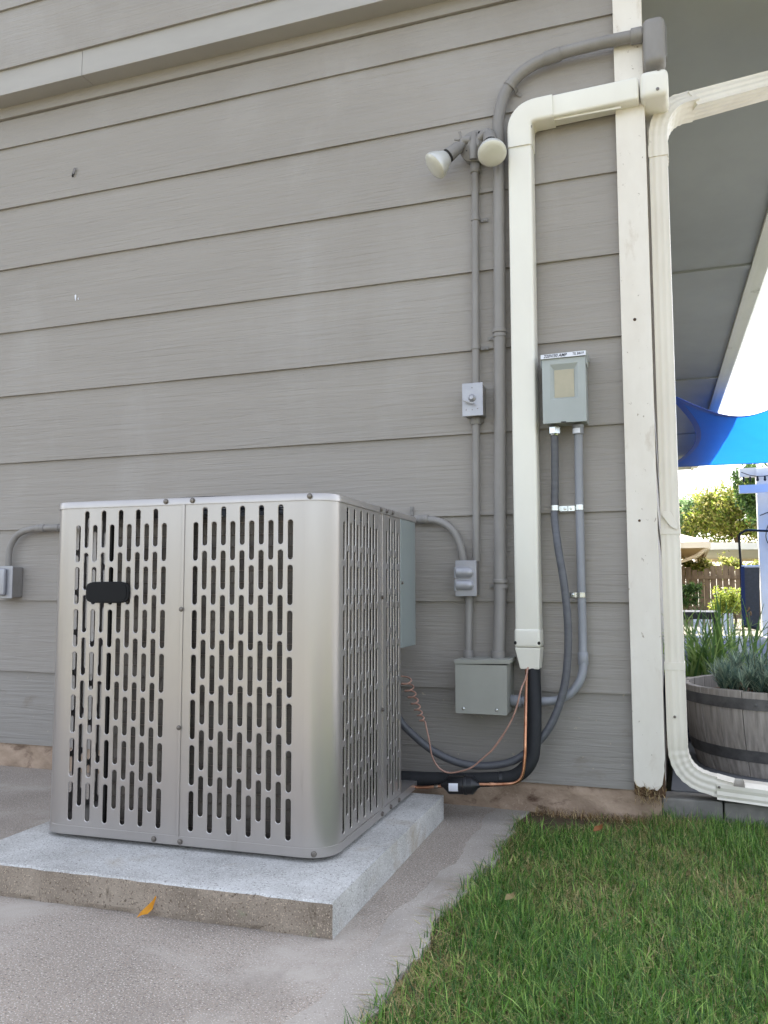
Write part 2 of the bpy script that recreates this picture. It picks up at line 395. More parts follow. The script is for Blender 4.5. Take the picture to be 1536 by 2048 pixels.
# side wall running back from the corner (turned two degrees like the eave)
def sx(x, y): return x-A2*y
MB().hexa([(0.03, 0.02, 0.08), (0.080, 0.02, 0.08), (0.080-0.024*12, 12, 0.08), (-0.35, 12, 0.08)],
          [(0.03, 0.02, 2.66), (0.080, 0.02, 2.66), (0.080-0.024*12, 12, 2.66), (-0.35, 12, 2.66)]).build('side_wall', m_siding, house)
for z0, z1 in zip(butts[:-1], butts[1:]):
    ya, yb = 0.0865, 11.9; xs_ = lambda y, o: 0.080-0.024*y+o
    MB().hexa([(xs_(ya, 0.0005), ya, z0), (xs_(ya, 0.0085), ya, z0), (xs_(yb, 0.0085), yb, z0), (xs_(yb, 0.0005), yb, z0)],
              [(xs_(ya, 0.0003), ya, z1+0.004), (xs_(ya, 0.0012), ya, z1+0.004), (xs_(yb, 0.0012), yb, z1+0.004), (xs_(yb, 0.0003), yb, z1+0.004)]).build('siding_board', m_siding, house)
MB().prism([(0.0895, 2.664), (0.688, 2.664), (0.725, 2.78), (0.0895, 2.885)], -0.118, -0.10).build('eave_return', m_soffit, house)
MB().box(-8, -0.4, 11.8, 12, 0, 2.7).build('rear_wall', m_siding, house)
MB().box(-8.1, -8, -0.07, 12, 0, rl(-8)).build('end_wall', m_siding, house)
# corner boards (front face with rotted foot, return on the side)
g = MB(); prof = [(0.0, 0.118), (0.006, 0.106), (0.018, 0.099), (0.028, 0.104), (0.041, 0.094), (0.053, 0.098), (0.064, 0.093), (0.073, 0.102), (0.080, 0.112), (0.0835, 0.135), (0.0865, 0.150), (0.086, 0.165), (0.088, 0.185)]
g.prism([(0.088, 2.711), (0.0, 2.711)]+prof, -0.025, 0.0005); g.build('corner_board', m_trim, house, bevel=0.002)
g = MB(); g.prism([(0.0005, 0.165), (0.0005, 0.078), (0.03, 0.072), (0.06, 0.076), (0.0875, 0.074), (0.0875, 0.20), (0.075, 0.19), (0.06, 0.15), (0.03, 0.15)], -0.019, 0.004)
g.build('rotted_board_foot', m_rot, house)
MB().hexa([(0.0705, 0.001, 0.12), (0.0885, 0.001, 0.12), (0.0885-0.003, 0.085, 0.12), (0.07, 0.085, 0.12)],
          [(0.0705, 0.001, 2.66), (0.0885, 0.001, 2.66), (0.0885-0.003, 0.085, 2.66), (0.07, 0.085, 2.66)]).build('corner_board', m_trim, house)
MB().lathe([(0.005, 0), (0.0045, 0.001), (0.002, 0.0013)], (0.0405, -0.025, 1.507), (0, -1, 0), 10).build('knot_hole', m_rot, house)
MB().lathe([(0.0042, 0), (0.0038, 0.001), (0.002, 0.0012)], (0.037, -0.025, 0.886), (0, -1, 0), 9).build('knot_hole', m_rot, house)
# eave: soffit panels, battens, fascia, gutter, roof
inn = lambda y: 0.690-0.0355*y
ZS = 2.65
seams = [-0.12, 2.80, 5.70, 8.68, 12.2]
for a, b in zip(seams[:-1], seams[1:]):
    a2, b2 = a+0.003, b-0.003
    MB().hexa([(sx(0.06, a2), a2, ZS), (inn(a2), a2, ZS), (inn(b2), b2, ZS), (sx(0.06, b2), b2, ZS)],
              [(sx(0.06, a2), a2, ZS+0.012), (inn(a2), a2, ZS+0.012), (inn(b2), b2, ZS+0.012), (sx(0.06, b2), b2, ZS+0.012)]).build('soffit_panel', m_soffit, house)
for y in seams[1:-1]:
    MB().hexa([(sx(0.08, y), y-0.03, ZS-0.014), (inn(y)-0.002, y-0.03, ZS-0.014), (inn(y)-0.002, y+0.03, ZS-0.014), (sx(0.08, y), y+0.03, ZS-0.014)],
              [(sx(0.08, y), y-0.03, ZS-0.0005), (inn(y)-0.002, y-0.03, ZS-0.0005), (inn(y)-0.002, y+0.03, ZS-0.0005), (sx(0.08, y), y+0.03, ZS-0.0005)]).build('soffit_batten', m_soffit, house)
y0, y1 = -0.13, 12.2
MB().hexa([(inn(y0), y0, ZS-0.022), (inn(y0)+0.035, y0, ZS-0.022), (inn(y1)+0.035, y1, ZS-0.022), (inn(y1), y1, ZS-0.022)],
          [(inn(y0), y0, 2.775), (inn(y0)+0.035, y0, 2.775), (inn(y1)+0.035, y1, 2.775), (inn(y1), y1, 2.775)]).build('fascia_board', m_fascia, house)
gut = MB(); gp = [(0.0, 0.10), (0.0, 0.0), (0.07, 0.0), (0.085, 0.03), (0.105, 0.06), (0.105, 0.105), (0.10, 0.105), (0.10, 0.062), (0.08, 0.034), (0.066, 0.004), (0.004, 0.004), (0.004, 0.10)]
rows = []
for y in (y0, y1): rows.append([(inn(y)+0.037+p[0], y, 2.66+p[1]) for p in gp])
n = len(gp); gut.add(rows[0]+rows[1], [(i, (i+1) % n, n+(i+1) % n, n+i) for i in range(n)]); gut.build('gutter', m_fascia, house)
rf = MB()
zr = 2.785+6.27*SL
rf.add([(0.77, -0.13, 2.785), (-5.5, -0.13, zr), (-5.5, 12.4, zr), (0.31, 12.4, 2.785), (0.77, -0.13, 2.82), (-5.5, -0.13, zr+0.09), (-5.5, 12.4, zr+0.09), (0.31, 12.4, 2.82)],
       [(0, 3, 2, 1), (4, 5, 6, 7), (0, 1, 5, 4), (1, 2, 6, 5), (2, 3, 7, 6), (3, 0, 4, 7)])
rf.add([(-11.8, -0.13, 2.785), (-5.5, -0.13, zr), (-5.5, 12.4, zr), (-11.8, 12.4, 2.785), (-11.8, -0.13, 2.87), (-5.5, -0.13, zr+0.09), (-5.5, 12.4, zr+0.09), (-11.8, 12.4, 2.87)],
       [(0, 1, 2, 3), (4, 7, 6, 5), (0, 4, 5, 1), (2, 6, 7, 3), (3, 7, 4, 0)])
rf.build('roof', m_roof, house)

# small marks on the boards
for (x, z, w, h, mt, nm, lb, ct) in [(-2.095, 1.842, 0.0038, 0.015, m_paper, 'bird_dropping', 'small white dropping on the siding left of the floodlights', 'dropping')]:
    g = MB(); n = 12
    g.add([(x, 0.0015, z)]+[(x+w*math.cos(a)*(1+0.3*math.sin(3*a)), 0.0022+0.02*0.035*math.sin(a)*-1, z+h*math.sin(a)*(1+0.2*math.cos(2*a))) for a in [2*math.pi*q/n for q in range(n)]],
          [(0, 1+q, 1+(q+1) % n) for q in range(n)])
    g.prism([(x+0.012, z-0.008), (x+0.016, z-0.011), (x+0.014, z-0.002)], 0.001, 0.005)
    tag(g.build(nm, mt), lb, ct)
mo = empty('moth', (-2.12, -0.002, 2.35), 'pale moth resting high on the siding under the band board', 'moth')
MB().lathe([(0.0, 0), (0.003, 0.004), (0.0035, 0.014), (0.0, 0.026)], (-2.127, -0.002, 2.345), (0.28, 0, 0.96), 8).build('body', m_dark, mo, smooth=60)
for sgn in (-1, 1):
    MB().prism([(-2.121, 2.355), (-2.121+0.006*sgn, 2.359), (-2.113+0.006*sgn, 2.380), (-2.115, 2.382)], -0.0045, -0.003).build('wing', m_screw, mo)

# ================================================================== AIR CONDITIONER
acx, acy, arot = -0.6008, -0.8898, 0.0362
PADZ = 0.0704
ac = empty('air_conditioner', (acx, acy, PADZ), 'square silver grey outdoor air conditioner with slotted panels on a concrete pad', 'air conditioner', rz=arot)
WU = 0.78; RC = 0.065
def slots_col(low):  # slot (z0,z1) list
    t0 = 0.844 if low else 0.880
    return [(t0-0.1062*i-0.0925, t0-0.1062*i) for i in range(7)]
ZP0, ZP1 = 0.099-PADZ, 0.889-PADZ
def perforated(mb, cols, u0, u1, place, pitch, sw=0.0128):
    """slotted sheet: cols = list of (u, [(z0,z1)..]); place(u, z, depth) -> point"""
    z0, z1 = ZP0, ZP1; r = sw/2
    cols = sorted(cols); e = []
    lo = cols[0][0]-pitch/2; hi = cols[-1][0]+pitch/2
    def quad(a, b, c, d): mb.add([place(*a), place(*b), place(*c), place(*d)], [(0, 1, 2, 3)])
    for (a, b) in ((u0, lo), (hi, u1)):
        if b-a > 1e-5:
            quad((a, z0, 0), (b, z0, 0), (b, z1, 0), (a, z1, 0))
    K = 8
    for (u, sl) in cols:
        sl = sorted((a-PADZ, b-PADZ) for a, b in sl)
        cuts = [z0]+[(sl[i][1]+sl[i+1][0])/2 for i in range(len(sl)-1)]+[z1]
        for i, (a, b) in enumerate(sl):
            c0, c1 = cuts[i], cuts[i+1]; yt = b-r; yb = a+r; h = pitch/2
            inner = []; outer = []
            for q in range(K+1):
                th = math.pi*q/K; inner.append((math.cos(th), math.sin(th), yt))
                if q == 0: outer.append((h, yt))
                elif q == K: outer.append((-h, yt))
                else: outer.append((h*(1-2*(q-1)/(K-2)), c1))
            for q in range(K+1):
                th = math.pi+math.pi*q/K; inner.append((math.cos(th), math.sin(th), yb))
                if q == 0: outer.append((-h, yb))
                elif q == K: outer.append((h, yb))
                else: outer.append((-h*(1-2*(q-1)/(K-2)), c0))
            n = len(inner)
            rings = [[place(u+x, z, 0) for x, z in outer]]
            for rr, dp in ((r+0.0016, 0.0), (r+0.0004, 0.0006), (r, 0.0012), (r, 0.0018)):
                rings.append([place(u+x*rr, zc+y*rr, dp) for x, y, zc in inner])
            vs = [p for rg in rings for p in rg]; fs = []
            for k in range(len(rings)-1):
                for j in range(n): fs.append((k*n+j, k*n+(j+1) % n, (k+1)*n+(j+1) % n, (k+1)*n+j))
            mb.add(vs, fs)
front = lambda u, z, d: (u, d, z)
right = lambda u, z, d: (-d, u, z)
left = lambda u, z, d: (-WU+d, u, z)
P = 0.0250
frontR = [(-0.102-P*k, slots_col(k % 2 == 0)) for k in range(11)]
frontL = [(-0.4395-P*k, slots_col(k % 2 == 0)) for k in range(11)]
sideF = [(0.0885+P*k, slots_col(k % 2 == 0)) for k in range(11)]
sideR = [(0.432+0.0258*k, slots_col(k % 2 == 0)) for k in range(5)]
def arc(mb, cx, cy, a0, a1, n=14):
    vs = []; fs = []
    for k in range(n+1):
        a = a0+(a1-a0)*k/n
        for z in (ZP0, ZP1): vs.append((cx+RC*math.cos(a), cy+RC*math.sin(a), z))
    for k in range(n): fs.append((2*k, 2*k+2, 2*k+3, 2*k+1))
    mb.add(vs, fs)
pR = MB(); perforated(pR, frontR, -0.389, -RC, front, P); arc(pR, -RC, RC, -math.pi/2, 0); perforated(pR, sideF, RC, 0.388, right, P)
pL = MB(); perforated(pL, frontL, -WU+RC, -0.391, front, P); arc(pL, -WU+RC, RC, -math.pi/2, -math.pi); perforated(pL, sideF, RC, 0.388, left, P)
pC = MB(); perforated(pC, sideR, 0.3905, 0.560, right, 0.0258)
pD = MB(); perforated(pD, [(u, s) for u, s in sideR], 0.3905, 0.715, left, 0.0258)
oR = pR.build('slotted_panel', m_ac, ac, local=True, smooth=14); oL = pL.build('slotted_panel', m_ac, ac, local=True, smooth=14)
oC = pC.build('slotted_panel', m_ac, ac, local=True); oD = pD.build('slotted_panel', m_ac, ac, local=True)
# seam flanges behind the joints
MB().box(-0.398, -0.382, 0.002, 0.02, ZP0, ZP1).build('seam_flange', m_ac, ac, local=True)
MB().box(-0.02, -0.002, 0.380, 0.399, ZP0, ZP1).build('seam_flange', m_ac, ac, local=True)
# folded seam lip beside the front seam
MB().box(-0.3895, -0.3815, -0.0025, 0.0, ZP0, ZP1).build('seam_lip', m_ac, ac, local=True, bevel=0.0008)
MB().box(0.0, 0.0025, 0.3835, 0.3895, ZP0, ZP1).build('seam_lip', m_ac, ac, local=True, bevel=0.0008)
# rounded-square plan used by lid and base
def rsq(off, n=10):
    pts = []
    r = RC+off
    for (cx, cy, a0) in ((-RC, RC, -90), (-RC, WU-RC, 0), (-WU+RC, WU-RC, 90), (-WU+RC, RC, 180)):
        for k in range(n+1):
            a = R(a0+90*k/n); pts.append((cx+r*math.cos(a), cy+r*math.sin(a)))
    return pts
def skirt(mb, prof):   # prof: (offset, z)
    rows = [[(x, y, z) for x, y in rsq(o)] for o, z in prof]; n = len(rows[0])
    vs = [p for r_ in rows for p in r_]; fs = []
    for i in range(len(rows)-1):
        for j in range(n): fs.append((i*n+j, i*n+(j+1) % n, (i+1)*n+(j+1) % n, (i+1)*n+j))
    mb.add(vs, fs); return rows
lid = MB(); zl0, zl1 = 0.8885-PADZ, 0.906-PADZ
rows = skirt(lid, [(-0.004, zl0), (0.0035, zl0), (0.0035, zl1-0.004), (0.002, zl1-0.0012), (-0.002, zl1)])
outer = rows[-1]; n = len(outer); cx, cy = -WU/2, WU/2; ro = 0.30
inner = []
for p in outer:
    a = math.atan2(p[1]-cy, p[0]-cx); inner.append((cx+ro*math.cos(a), cy+ro*math.sin(a), zl1+0.01))
lid.add(outer+inner, [(j, (j+1) % n, n+(j+1) % n, n+j) for j in range(n)])
lid.build('lid', m_ac, ac, local=True, smooth=40)
gr = MB()
for k in range(1, 12):
    rr = ro*k/11.5; gr.tube([(cx+rr*math.cos(2*math.pi*q/40), cy+rr*math.sin(2*math.pi*q/40), zl1+0.012) for q in range(41)], 0.0022, 5, caps=False)
for k in range(4):
    a = math.pi*k/4; gr.tube([(cx-ro*math.cos(a), cy-ro*math.sin(a), zl1+0.009), (cx+ro*math.cos(a), cy+ro*math.sin(a), zl1+0.009)], 0.003, 5)
gr.build('fan_grille', m_black, ac, local=True)
fan = MB(); fan.lathe([(0.06, 0), (0.06, 0.12), (0.03, 0.13)], (cx, cy, zl1-0.16), (0, 0, 1), 20)
for k in range(4):
    a = math.pi/2*k
    def q(r_, da, z): return (cx+r_*math.cos(a+da), cy+r_*math.sin(a+da), z)
    fan.add([q(0.05, -0.3, zl1-0.10), q(0.28, -0.35, zl1-0.11), q(0.28, 0.35, zl1-0.05), q(0.05, 0.3, zl1-0.06)], [(0, 1, 2, 3)])
fan.build('fan', m_black, ac, local=True)
bs = MB(); zb0, zb1 = 0.0784-PADZ, 0.1015-PADZ
rows = skirt(bs, [(-0.06, zb0), (-0.004, zb0), (0.002, zb0+0.003), (0.002, zb1), (-0.003, zb1)])
bs.add(rows[0], [tuple(range(len(rows[0])))[::-1]]); bs.add(rows[-1], [tuple(range(len(rows[-1])))])
bs.build('base_pan', m_ac, ac, local=True, smooth=40)
for (fx, fy) in ((-0.1, 0.1), (-0.68, 0.1), (-0.1, 0.66), (-0.68, 0.66)):
    MB().box(fx-0.03, fx+0.03, fy-0.03, fy+0.03, 0.0, zb0).build('foot', m_black, ac, local=True)
# rear: control cover, pipe recess, back sheet
cc = MB(); zc = 0.511-PADZ
cc.box(-0.16, 0.0012, 0.561, 0.70, zc, ZP1)
cc.build('control_cover', m_acg, ac, local=True, bevel=0.003)
cb = MB(); vs = []
for k in range(11):
    a = R(90*k/10)
    for z in (zc, ZP1): vs.append((-RC+RC*math.cos(a), WU-RC+RC*math.sin(a)-0.0, z))
cb.add(vs, [(2*k, 2*k+2, 2*k+3, 2*k+1) for k in range(10)])
cb.add([(0, 0.70, zc), (0, WU-RC, zc), (0, WU-RC, ZP1), (0, 0.70, ZP1)], [(0, 1, 2, 3)])
cb.add([(-0.16, 0.70, zc), (0, 0.70, zc), (0, WU-RC, zc), (-RC, WU, zc), (-0.16, WU, zc)], [(0, 1, 2, 3, 4)])
cb.build('control_corner', m_acg, ac, local=True, smooth=40)
rec = MB(); rec.add([(0, 0.5605, ZP0), (-0.17, 0.5605, ZP0), (-0.17, 0.5605, zc), (0, 0.5605, zc), (-0.17, WU, ZP0), (-0.17, WU, zc)], [(0, 1, 2, 3), (1, 4, 5, 2)])
rec.build('pipe_recess', m_ac, ac, local=True)
bk = MB(); bk.add([(-WU+RC, WU, ZP0), (-0.16, WU, ZP0), (-0.16, WU, ZP1), (-WU+RC, WU, ZP1)], [(0, 1, 2, 3)]); arc(bk, -WU+RC, WU-RC, math.pi/2, math.pi)
bk.build('back_panel', m_ac, ac, local=True, smooth=40)
# coil with fins, tubes and end bends
co = MB(); ci = 0.03; ct = 0.028
def ring_path(off, n=10, xl=-0.60, yb=0.53):
    pts = [(xl, off)]; r_ = RC
    for k in range(n+1):
        a = R(-90+90*k/n); pts.append((-off-r_+r_*math.cos(a), off+r_+r_*math.sin(a)))
    pts.append((-off, yb)); return pts
o1 = ring_path(ci); o2 = ring_path(ci+ct); n = len(o1)
zc0, zc1 = ZP0+0.004, ZP1-0.03
vs = [(x, y, zc0) for x, y in o1]+[(x, y, zc1) for x, y in o1]+[(x, y, zc0) for x, y in o2]+[(x, y, zc1) for x, y in o2]
fs = []
for i in range(n-1):
    fs += [(i, i+1, n+i+1, n+i), (2*n+i+1, 2*n+i, 3*n+i, 3*n+i+1), (n+i, n+i+1, 3*n+i+1, 3*n+i)]
fs += [(0, n, 3*n, 2*n), (n-1, 2*n-1, 4*n-1, 3*n-1)]
co.add(vs, fs); coil = co.build('coil', m_coil, ac, local=True, smooth=40)
gw = MB(); ow = ring_path(ci-0.003)
for k in range(26):
    z = zc0+0.015+k*0.029; gw.tube([(x, y, z) for x, y in ow], 0.0012, 4)
gw.build('coil_wire', m_tube, coil, local=True)['kind'] = 'stuff'
eb = MB()
for k in range(19):
    z = zc0+0.03+k*0.038
    eb.tube([(-0.60, ci+0.014, z)]+[(-0.60-0.013*math.sin(math.pi*q/6), ci+0.014, z+0.010-0.010*math.cos(math.pi*q/6)) for q in range(7)]+[(-0.60, ci+0.014, z+0.02)], 0.0045, 6)
eb.build('coil_bend', m_tube, coil, local=True)['kind'] = 'stuff'
MB().box(-0.625, -0.611, ci+0.001, ci+ct+0.012, zc0, zc1).build('coil_end_plate', m_dark, coil, local=True)
MB().lathe([(0.085, 0), (0.09, 0.03), (0.09, 0.26), (0.06, 0.31), (0.0, 0.32)], (-0.42, 0.42, ZP0), (0, 0, 1), 20).build('compressor', m_black, ac, local=True, smooth=40)
# badge
bd = MB(); pts = []
hw, hh, c0x, c0z = 0.0625, 0.0265, -0.595, 0.675-PADZ
for k in range(48):
    a = 2*math.pi*k/48; e_ = 0.34
    pts.append((c0x+hw*math.copysign(abs(math.cos(a))**e_, math.cos(a)), c0z+hh*math.copysign(abs(math.sin(a))**0.42, math.sin(a))*(1-0.10*abs(math.cos(a))**3)))
bd.prism(pts, -0.006, 0.0); badge = bd.build('badge', m_badge, ac, local=True, bevel=0.0015)
MB().prism([(c0x+(x-c0x)*0.9, c0z+(z-c0z)*0.86) for x, z in pts], -0.0072, -0.0058).build('badge_face', m_badge, badge, local=True)
# screws
def screw(x, y, z, nrm, r_=0.0052):
    g = MB(); g.lathe([(r_*1.35, 0), (r_*1.35, 0.0012), (r_, 0.0013), (r_, 0.004), (r_*0.8, 0.0045)], (x, y, z), nrm, 12)
    g.build('screw', m_screw, ac, local=True, smooth=35)
for x in (-0.434, -0.360, -0.052): screw(x, -0.0035, 0.8975-PADZ, (0, -1, 0))
for x in (-0.448, -0.377): screw(x, -0.002, 0.0895-PADZ, (0, -1, 0))
screw(-0.04, 0.004, 0.0895-PADZ, (0.4, -0.92, 0))
for y in (0.365, 0.418, 0.472): screw(0.0035, y, 0.8975-PADZ, (1, 0, 0))
for y in (0.375, 0.452, 0.53): screw(0.002, y, 0.090-PADZ, (1, 0, 0))
for z in (0.634, 0.353): screw(-0.386, -0.0025, z-PADZ, (0, -1, 0), 0.0045)
for z in (0.66, 0.36): screw(0.0025, 0.381, z-PADZ, (1, 0, 0), 0.0042)
screw(0.0012, 0.572, 0.70-PADZ, (1, 0, 0), 0.0042)

# pad under the unit: bevelled concrete slab, dirty front
ca, sa = math.cos(0.0343), math.sin(0.0343); px, py = -0.5058, -1.0966
def pp(u, v, z): return (px+u*ca-v*sa, py+u*sa+v*ca, z)
g = MB(); nu = 40
dx = 0.93; dy = 0.915
for (u0, u1) in [(-dx, 0)]:
    vs = []; fs = []
    for k in range(nu+1):
        u = -dx+dx*k/nu; j = random.uniform(-0.002, 0.002)+0.002*math.sin(u*21)+(0.004 if k in (9, 23, 33) else 0)
        vs += [pp(u, 0.002+j, 0.0), pp(u, 0.0, 0.010), pp(u, 0.001+j, PADZ-0.004), pp(u, 0.006+j, PADZ), pp(u, dy, PADZ), pp(u, dy, 0)]
    for k in range(nu):
        a = k*6; b = a+6
        fs += [(a, b, b+1, a+1), (a+1, b+1, b+2, a+2)]
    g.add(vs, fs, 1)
    fs = []
    for k in range(nu):
        a = k*6; b = a+6
        fs += [(a+2, b+2, b+3, a+3), (a+3, b+3, b+4, a+4), (a+4, b+4, b+5, a+5)]
    a = nu*6
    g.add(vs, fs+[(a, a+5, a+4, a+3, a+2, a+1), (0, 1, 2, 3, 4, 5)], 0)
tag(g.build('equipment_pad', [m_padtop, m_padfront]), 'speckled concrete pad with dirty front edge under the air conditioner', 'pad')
# yellow leaf leaning on the pad front
g = MB(); lv = [(0, 0), (0.012, 0.006), (0.024, 0.009), (0.034, 0.0185), (0.039, 0.034), (0.043, 0.044), (0.0405, 0.046), (0.034, 0.036), (0.020, 0.023), (0.006, 0.010)]
vs = [(-0.935+a, -1.1285+0.004*math.sin(b*60)+b*0.08, 0.0005+b) for a, b in lv]+[(-0.935+a, -1.1277+0.004*math.sin(b*60)+b*0.08, 0.001+b) for a, b in lv]
n = len(lv); g.add(vs, [(0, 1, 2, 3, 7, 8, 9), (3, 4, 5, 6, 7), tuple(n+i for i in (9, 8, 7, 3, 2, 1, 0)), tuple(n+i for i in (7, 6, 5, 4, 3))]+[(i, (i+1) % n, n+(i+1) % n, n+i) for i in range(n)])
tag(g.build('fallen_leaf', m_yellow), 'curled yellow leaf leaning against the front of the concrete pad', 'leaf')
for (x, y, z, s_, mt, lb) in [(-0.079, -0.282, 0.045, 0.022, m_brownleaf, 'reddish brown leaf lying on the lawn near the wall'), (-0.198, -0.882, 0.05, 0.018, m_dryleaf, 'pale dry leaf caught in the lawn beside the walk')]:
    g = MB(); vs = []
    for k in range(9):
        t = k/8; w = s_*0.55*math.sin(math.pi*min(1, t*1.02+0.02))
        vs += [(x+s_*2*(t-0.5)*0.6-w*0.5, y+0.01*t, z+s_*(t-0.5)*1.2+0.004*math.sin(6*t)), (x+s_*2*(t-0.5)*0.6+w*0.8, y-0.008*t, z+s_*(t-0.5)*1.2-w*0.3)]
    g.add(vs, [(2*k, 2*k+1, 2*k+3, 2*k+2) for k in range(8)])
    tag(g.build('fallen_leaf', mt), lb, 'leaf')

# ================================================================== WALL FITTINGS
def strap(parent, x, z, r_, y, mt, ear=1, w=0.012, name='strap', ang=0.0):
    """one-hole pipe strap round a pipe with centre (x,y,z) running vertically"""
    g = MB(); n = 12; vs = []; fs = []
    for k in range(n+1):
        a = math.pi+math.pi*k/n
        for rr in (r_+0.0005, r_+0.0022):
            for dz in (-w/2, w/2): vs.append((x+rr*math.cos(a), y+rr*math.sin(a), z+dz))
    for k in range(n):
        a = 4*k; b = a+4
        fs += [(a+2, b+2, b+3, a+3), (a, a+1, b+1, b), (a, b, b+2, a+2), (a+1, a+3, b+3, b+1)]
    g.add(vs, fs)
    s_ = ear
    g.box(min(x+s_*(r_), x+s_*(r_+0.026)), max(x+s_*(r_), x+s_*(r_+0.026)), -0.004, -0.001, z-w/2, z+w/2)
    g.box(x+s_*(r_+0.0005) if s_ > 0 else x-(r_+0.0022), x+s_*(r_+0.0022) if s_ > 0 else x-(r_+0.0005), y, -0.001, z-w/2, z+w/2)
    g.lathe([(0.0045, 0), (0.0045, 0.002), (0.002, 0.0028)], (x+s_*(r_+0.016), -0.004, z), (0, -1, 0), 8)
    return g.build(name, mt, parent, smooth=35)

def ring(parent, name, p, axis, r_, h, mt, n=18, lip=0.0):
    prof = [(r_*0.94, 0), (r_, 0.0015), (r_, h-0.0015), (r_*0.94, h)]
    if lip: prof = [(r_*0.94, 0), (r_, 0.0015), (r_, h*0.7), (r_+lip, h*0.72), (r_+lip, h-0.001), (r_*0.94, h)]
    return MB().lathe(prof, p, axis, n).build(name, mt, parent, smooth=40)

# --- thin conduit: floodlight > switch
c1 = empty('conduit', (-0.46, -0.018, 1.34), 'thin grey conduit running down from the floodlights to the switch box', 'conduit', 'painted conduits on the wall')
MB().tube([(-0.457, -0.0185, 2.08), (-0.4605, -0.0185, 1.63), (-0.463, -0.0185, 1.335)], 0.0122, 16).build('pipe', m_cond, c1, smooth=50)
ring(c1, 'connector', (-0.457, -0.0185, 2.066), (0, 0, 1), 0.0165, 0.034, m_cond)
strap(c1, -0.4582, 1.906, 0.0122, -0.0185, m_cond, 1)
strap(c1, -0.462, 1.470, 0.0122, -0.0185, m_cond, 1)
c2 = empty('conduit', (-0.466, -0.018, 0.78), 'thin grey conduit between the switch box and the outlet box', 'conduit', 'painted conduits on the wall')
MB().tube([(-0.464, -0.0185, 1.228), (-0.4665, -0.0185, 0.95), (-0.4685, -0.0185, 0.77)], 0.0122, 16).build('pipe', m_cond, c2, smooth=50)
ring(c2, 'connector', (-0.464, -0.0185, 1.214), (0, 0, 1), 0.0162, 0.024, m_cond)
c3 = empty('conduit', (-0.493, -0.02, 0.47), 'short grey conduit from the outlet box into the junction box', 'conduit', 'painted conduits on the wall')
MB().tube([(-0.492, -0.022, 0.665), (-0.494, -0.028, 0.55), (-0.493, -0.04, 0.455)], 0.0125, 16).build('pipe', m_cond, c3, smooth=50)
ring(c3, 'connector', (-0.493, -0.0385, 0.461), (0, 0, 1), 0.0165, 0.026, m_cond)
# --- thick conduit with the long bend
c4 = empty('conduit', (-0.39, -0.03, 0.46), 'thick grey conduit bending right at the top over the corner board', 'conduit', 'painted conduits on the wall')
pth = spline([(-0.395, -0.05, 0.455), (-0.391, -0.034, 0.62), (-0.388, -0.0265, 0.9), (-0.381, -0.0265, 1.45), (-0.376, -0.0265, 2.0), (-0.3745, -0.0265, 2.16), (-0.373, -0.027, 2.235), (-0.352, -0.028, 2.314),
              (-0.312, -0.03, 2.364), (-0.256, -0.032, 2.394), (-0.184, -0.036, 2.408), (-0.12, -0.040, 2.412), (0.0, -0.0465, 2.411), (0.10, -0.0465, 2.409)], 8)
MB().tube(pth, 0.0192, 20).build('pipe', m_cond, c4, smooth=50)
MB().tube([(-0.215, -0.0345, 2.404), (-0.165, -0.0372, 2.4095)], 0.0222, 20).build('coupling', m_cond, c4, smooth=50)
strap(c4, -0.3805, 1.50, 0.0192, -0.0265, m_cond, -1)
strap(c4, -0.3855, 0.690, 0.0192, -0.0275, m_cond, -1)
ring(c4, 'pipe_hub', (-0.389, -0.032, 0.700), (0, 0, 1), 0.0235, 0.012, m_cond)
ring(c4, 'pipe_hub', (-0.381, -0.0265, 1.508), (0, 0, 1), 0.0235, 0.012, m_cond)
ring(c4, 'connector', (-0.395, -0.0495, 0.459), (0, 0, 1), 0.0225, 0.03, m_cond)
# strap over the bend
bs_ = MB(); cpt = Vector((-0.333, -0.029, 2.341)); tan = Vector((0.62, 0, 0.78)).normalized(); nn = Vector((0.78, 0, -0.62))
for (rr, ) in [(0.0212,)]:
    prof = [(-0.0008, -0.006), (0.0008, -0.006), (0.0008, 0.006), (-0.0008, 0.006)]
    path = []
    for k in range(13):
        a = math.pi*k/12; path.append(cpt+nn*(rr*math.cos(a))*-1+Vector((0, -1, 0))*(rr*math.sin(a)))
    path = [path[0]+Vector((0, 0.024, 0))]+path+[path[-1]+Vector((0, 0.026, 0)), path[-1]+Vector((0, 0.026, 0))+nn*0.02]
    bs_.sweep(prof, path, tuple(tan))
bs_.build('strap', m_cond, c4)
ring(c4, 'connector', (0.055, -0.0465, 2.410), (1, 0, 0), 0.024, 0.034, m_cond)
lb = MB(); lb.box(0.090, 0.157, -0.078, -0.003, 2.290, 2.446); lbo = lb.build('conduit_body', m_cond, c4, bevel=0.026, bseg=5, smooth=50)
MB().box(0.1575, 0.1605, -0.055, -0.025, 2.317, 2.42).build('cover_plate', m_cond, lbo, bevel=0.001)
